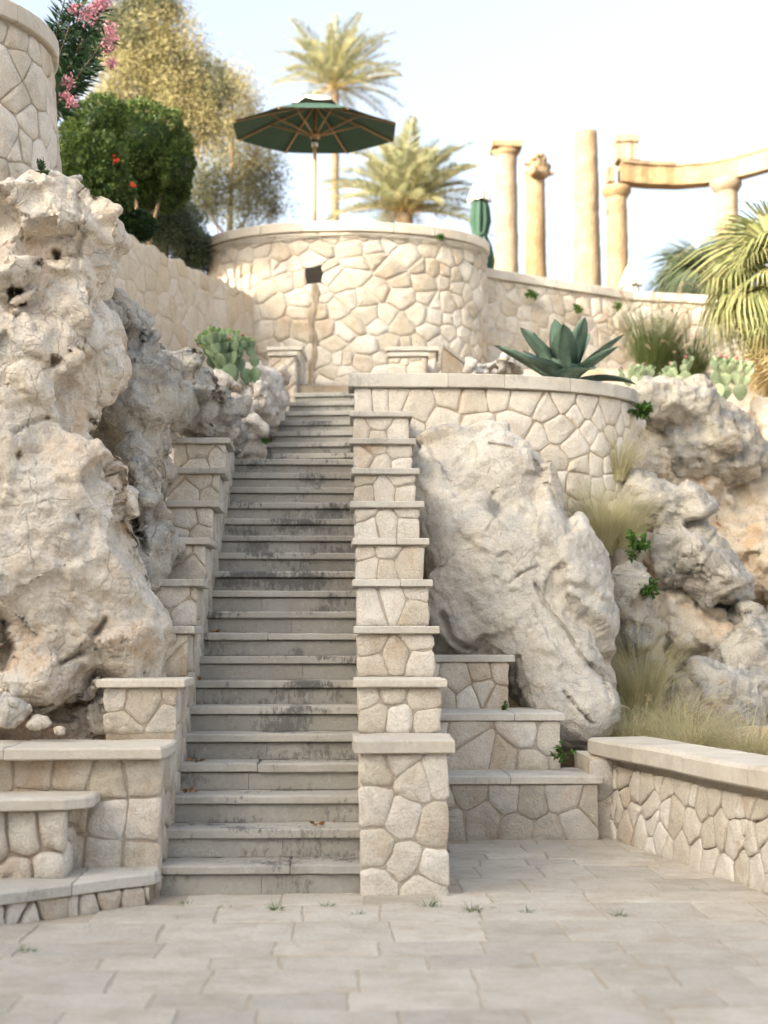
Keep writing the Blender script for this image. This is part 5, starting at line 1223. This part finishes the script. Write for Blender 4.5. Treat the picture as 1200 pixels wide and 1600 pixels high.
# leafy weeds
def weed(label, c, n, r, ln, cat='weed', group=None, mat='weed', up=.6, name='weed'):
    g = Geo(); P = []; D = []; c = np.array(c, float); ns = max(3, n//14); root = c-np.array([0, 0, r*.7])
    for k in range(ns):
        d = unit(rng.normal(size=3)*np.array([1, .7, .6])+np.array([0, -.3, up])); tip = c+d*r*rng.uniform(.8, 1.7); mid = (root+tip)/2+rng.normal(size=3)*r*.15
        g.add(*tube([root, mid, tip], [ln*.05, ln*.04, ln*.02], 4))
        for f in np.linspace(.25, 1, n//ns):
            q = root+(mid-root)*min(1, 2*f)+(tip-mid)*max(0, 2*f-1); P.append(q); D.append(unit(rng.normal(size=3))+d*.6)
    V, Q = leaf_geo(np.array(P), np.array(D), rng.uniform(ln*.5, ln*1.15, len(P)), ln*.24); g.add(V, Q.tolist())
    return setp(g.obj(name, M[mat], smooth=False), label, cat, group)
weed('leafy green weed hanging at the right end of the parapet coping', at(1003, 640, 14.7), 240, .07, .07)
weed('bright green leafy weed on the rocks below the blond grass', at(992, 850, 13.5), 260, .09, .06)
weed('trailing green weed down the gap beside the small grey rock', at(1012, 920, 13.35), 260, .08, .055)
weed('tiny green weed in the middle of the tan right rock face', at(1028, 758, 15.9), 60, .05, .05)
weed('small green sprig on the bastion foot', at(68, 273, 9.75), 40, .05, .06, mat='darkleaf')
weed('green weed hanging under the coping of the round wall', on_tower(687, 373)-np.array([0, .08, 0]), 60, .035, .06)
weed('green tuft growing on the terrace wall near the round wall', at(832, 462, 20.6), 70, .045, .08)
weed('second green tuft growing low on the terrace wall', at(899, 485, 21.0), 60, .05, .08)
weed('green tuft on the terrace wall next to the fountain grass', at(963, 478, 21.3), 60, .05, .08)
weed('green weed at the corner of the upper broad step', at(786, 1102, 11.9), 40, .03, .045)
weed('green weed in the corner between broad steps and low wall', at(882, 1178, 11.25), 90, .05, .05)
weed('green weed by the left wall at the landing', at(414, 690, 14.4), 40, .03, .05)
weed('tiny green weed beside the left stepped wall', at(250, 975, 9.75), 24, .02, .035)
for px, py, h_, lab in ((432, 1411, .06, 'tallest green grass sprig in the joint before the lowest step'), (352, 1407, .03, 'tiny grass sprig left of centre before the lowest step'), (512, 1406, .04, 'flat green grass sprig right of centre before the lowest step'), (283, 1423, .03, 'tiny grass sprig in front of the left end of the lowest step'), (290, 1400, .03, 'grass sprig at the left end of the lowest step'), (668, 1408, .06, 'grass sprig at the foot of the front pier'), (688, 1409, .03, 'low grass sprig at the right corner of the front pier'), (738, 1416, .06, 'grass sprig in the paving right of the front pier'), (775, 1411, .03, 'second grass sprig in the paving right of the front pier'), (822, 1418, .045, 'third grass sprig in the paving right of the front pier'), (968, 1424, .055, 'grass sprig alone in the paving toward the low wall'), (825, 1303, .06, 'grass sprig in the middle of the foot of the lowest broad step'), (766, 1308, .03, 'grass sprig near the left foot of the lowest broad step'), (802, 1320, .03, 'grass sprig a little before the lowest broad step'), (880, 1362, .02, 'tiny grass sprig in the paving before the broad steps'), (1085, 1384, .03, 'grass sprig in the paving near the low wall'), (705, 1374, .02, 'tiny grass sprig beside the right side of the front pier'), (40, 1470, .05, 'grass sprig in the paving before the bench footstep'), (135, 1437, .03, 'grass sprig at the foot of the bench footstep'), (560, 1418, .03, 'grass sprig in the joint before the front pier'), (700, 1325, .025, 'tiny grass sprig where the broad step meets the front pier')):
    d = CAMZ*F/(py-1000); c = at(px, py, d); c[2] = .003
    o, _, _ = blades('grass_sprig', c, 46, h_*1.5, .8, (0, 0, 0), M['weed'], None, .003, .024, 4); setp(o, lab, 'weed', 'weeds in the paving joints')
# fallen leaves on the steps
for k, (px, py, n) in enumerate(((300, 1190, 3), (305, 1140, 4), (493, 1280, 2), (335, 985, 9), (310, 1060, 7))):
    z = RI*n; d = (z-CAMZ)*F/(1000-py) if abs(1000-py) > 20 else 9.2+.3*n
    d = Y0+(n-1)*TR+.12+.0*k; c = at(px, py, d); P = np.array([[c[0]+R.uniform(-.03, .03), d+R.uniform(-.04, .04), z+.008] for _ in range(6)])
    setp(leaves('fallen_leaf', P, np.array([[R.uniform(-1, 1), R.uniform(-1, 1), .2] for _ in range(6)]), .05, .014, M['brownleaf']), 'curled brown dead leaves at the left of the %s step' % ['third', 'fourth', 'second', 'ninth', 'seventh'][k] if k != 2 else 'brown dead leaves at the right of the second step', 'leaf', 'dead leaves on the stairs')
# wood on the hill crest: unseen leaf clumps added to dapple the round wall
P = []; rr = np.random.default_rng(12)
for p_, z_, r, n in ((-15.3, 13.3, .30, 900), (-14.75, 13.1, .22, 260), (-15.0, 12.9, .3, 500), (-14.1, 13.1, .25, 380), (-13.75, 13.6, .55, 3000), (-13.1, 14.2, .7, 3600), (-12.3, 13.5, .6, 2600), (-11.4, 12.9, .45, 1200), (-16.9, 12.4, .35, 500), (-10.5, 12.2, .35, 600), (-9, 11.8, .4, 600), (-6, 11.2, .6, 700), (-2, 11.0, .8, 700)):
    c = np.array(wp(-18, p_)+(z_+30.5*(math.tan(SUN_EL)-math.tan(math.radians(12.5))),)); sub = c+unit(rr.normal(size=(22, 3)))*r*rr.uniform(.3, 1, size=(22, 1)); P.append(sub[rr.integers(0, 22, n)]+rr.normal(size=(n, 3))*.13)
P = np.concatenate(P); setp(leaves('shade_leaves', P, rng.normal(size=P.shape), .22, .06, M['treeleaf']), 'unseen leaf clumps added to dapple the sun, on the hill left of the court', kind='stuff')
for o in list(bpy.data.objects):
    if '_b' in o: del o['_b']
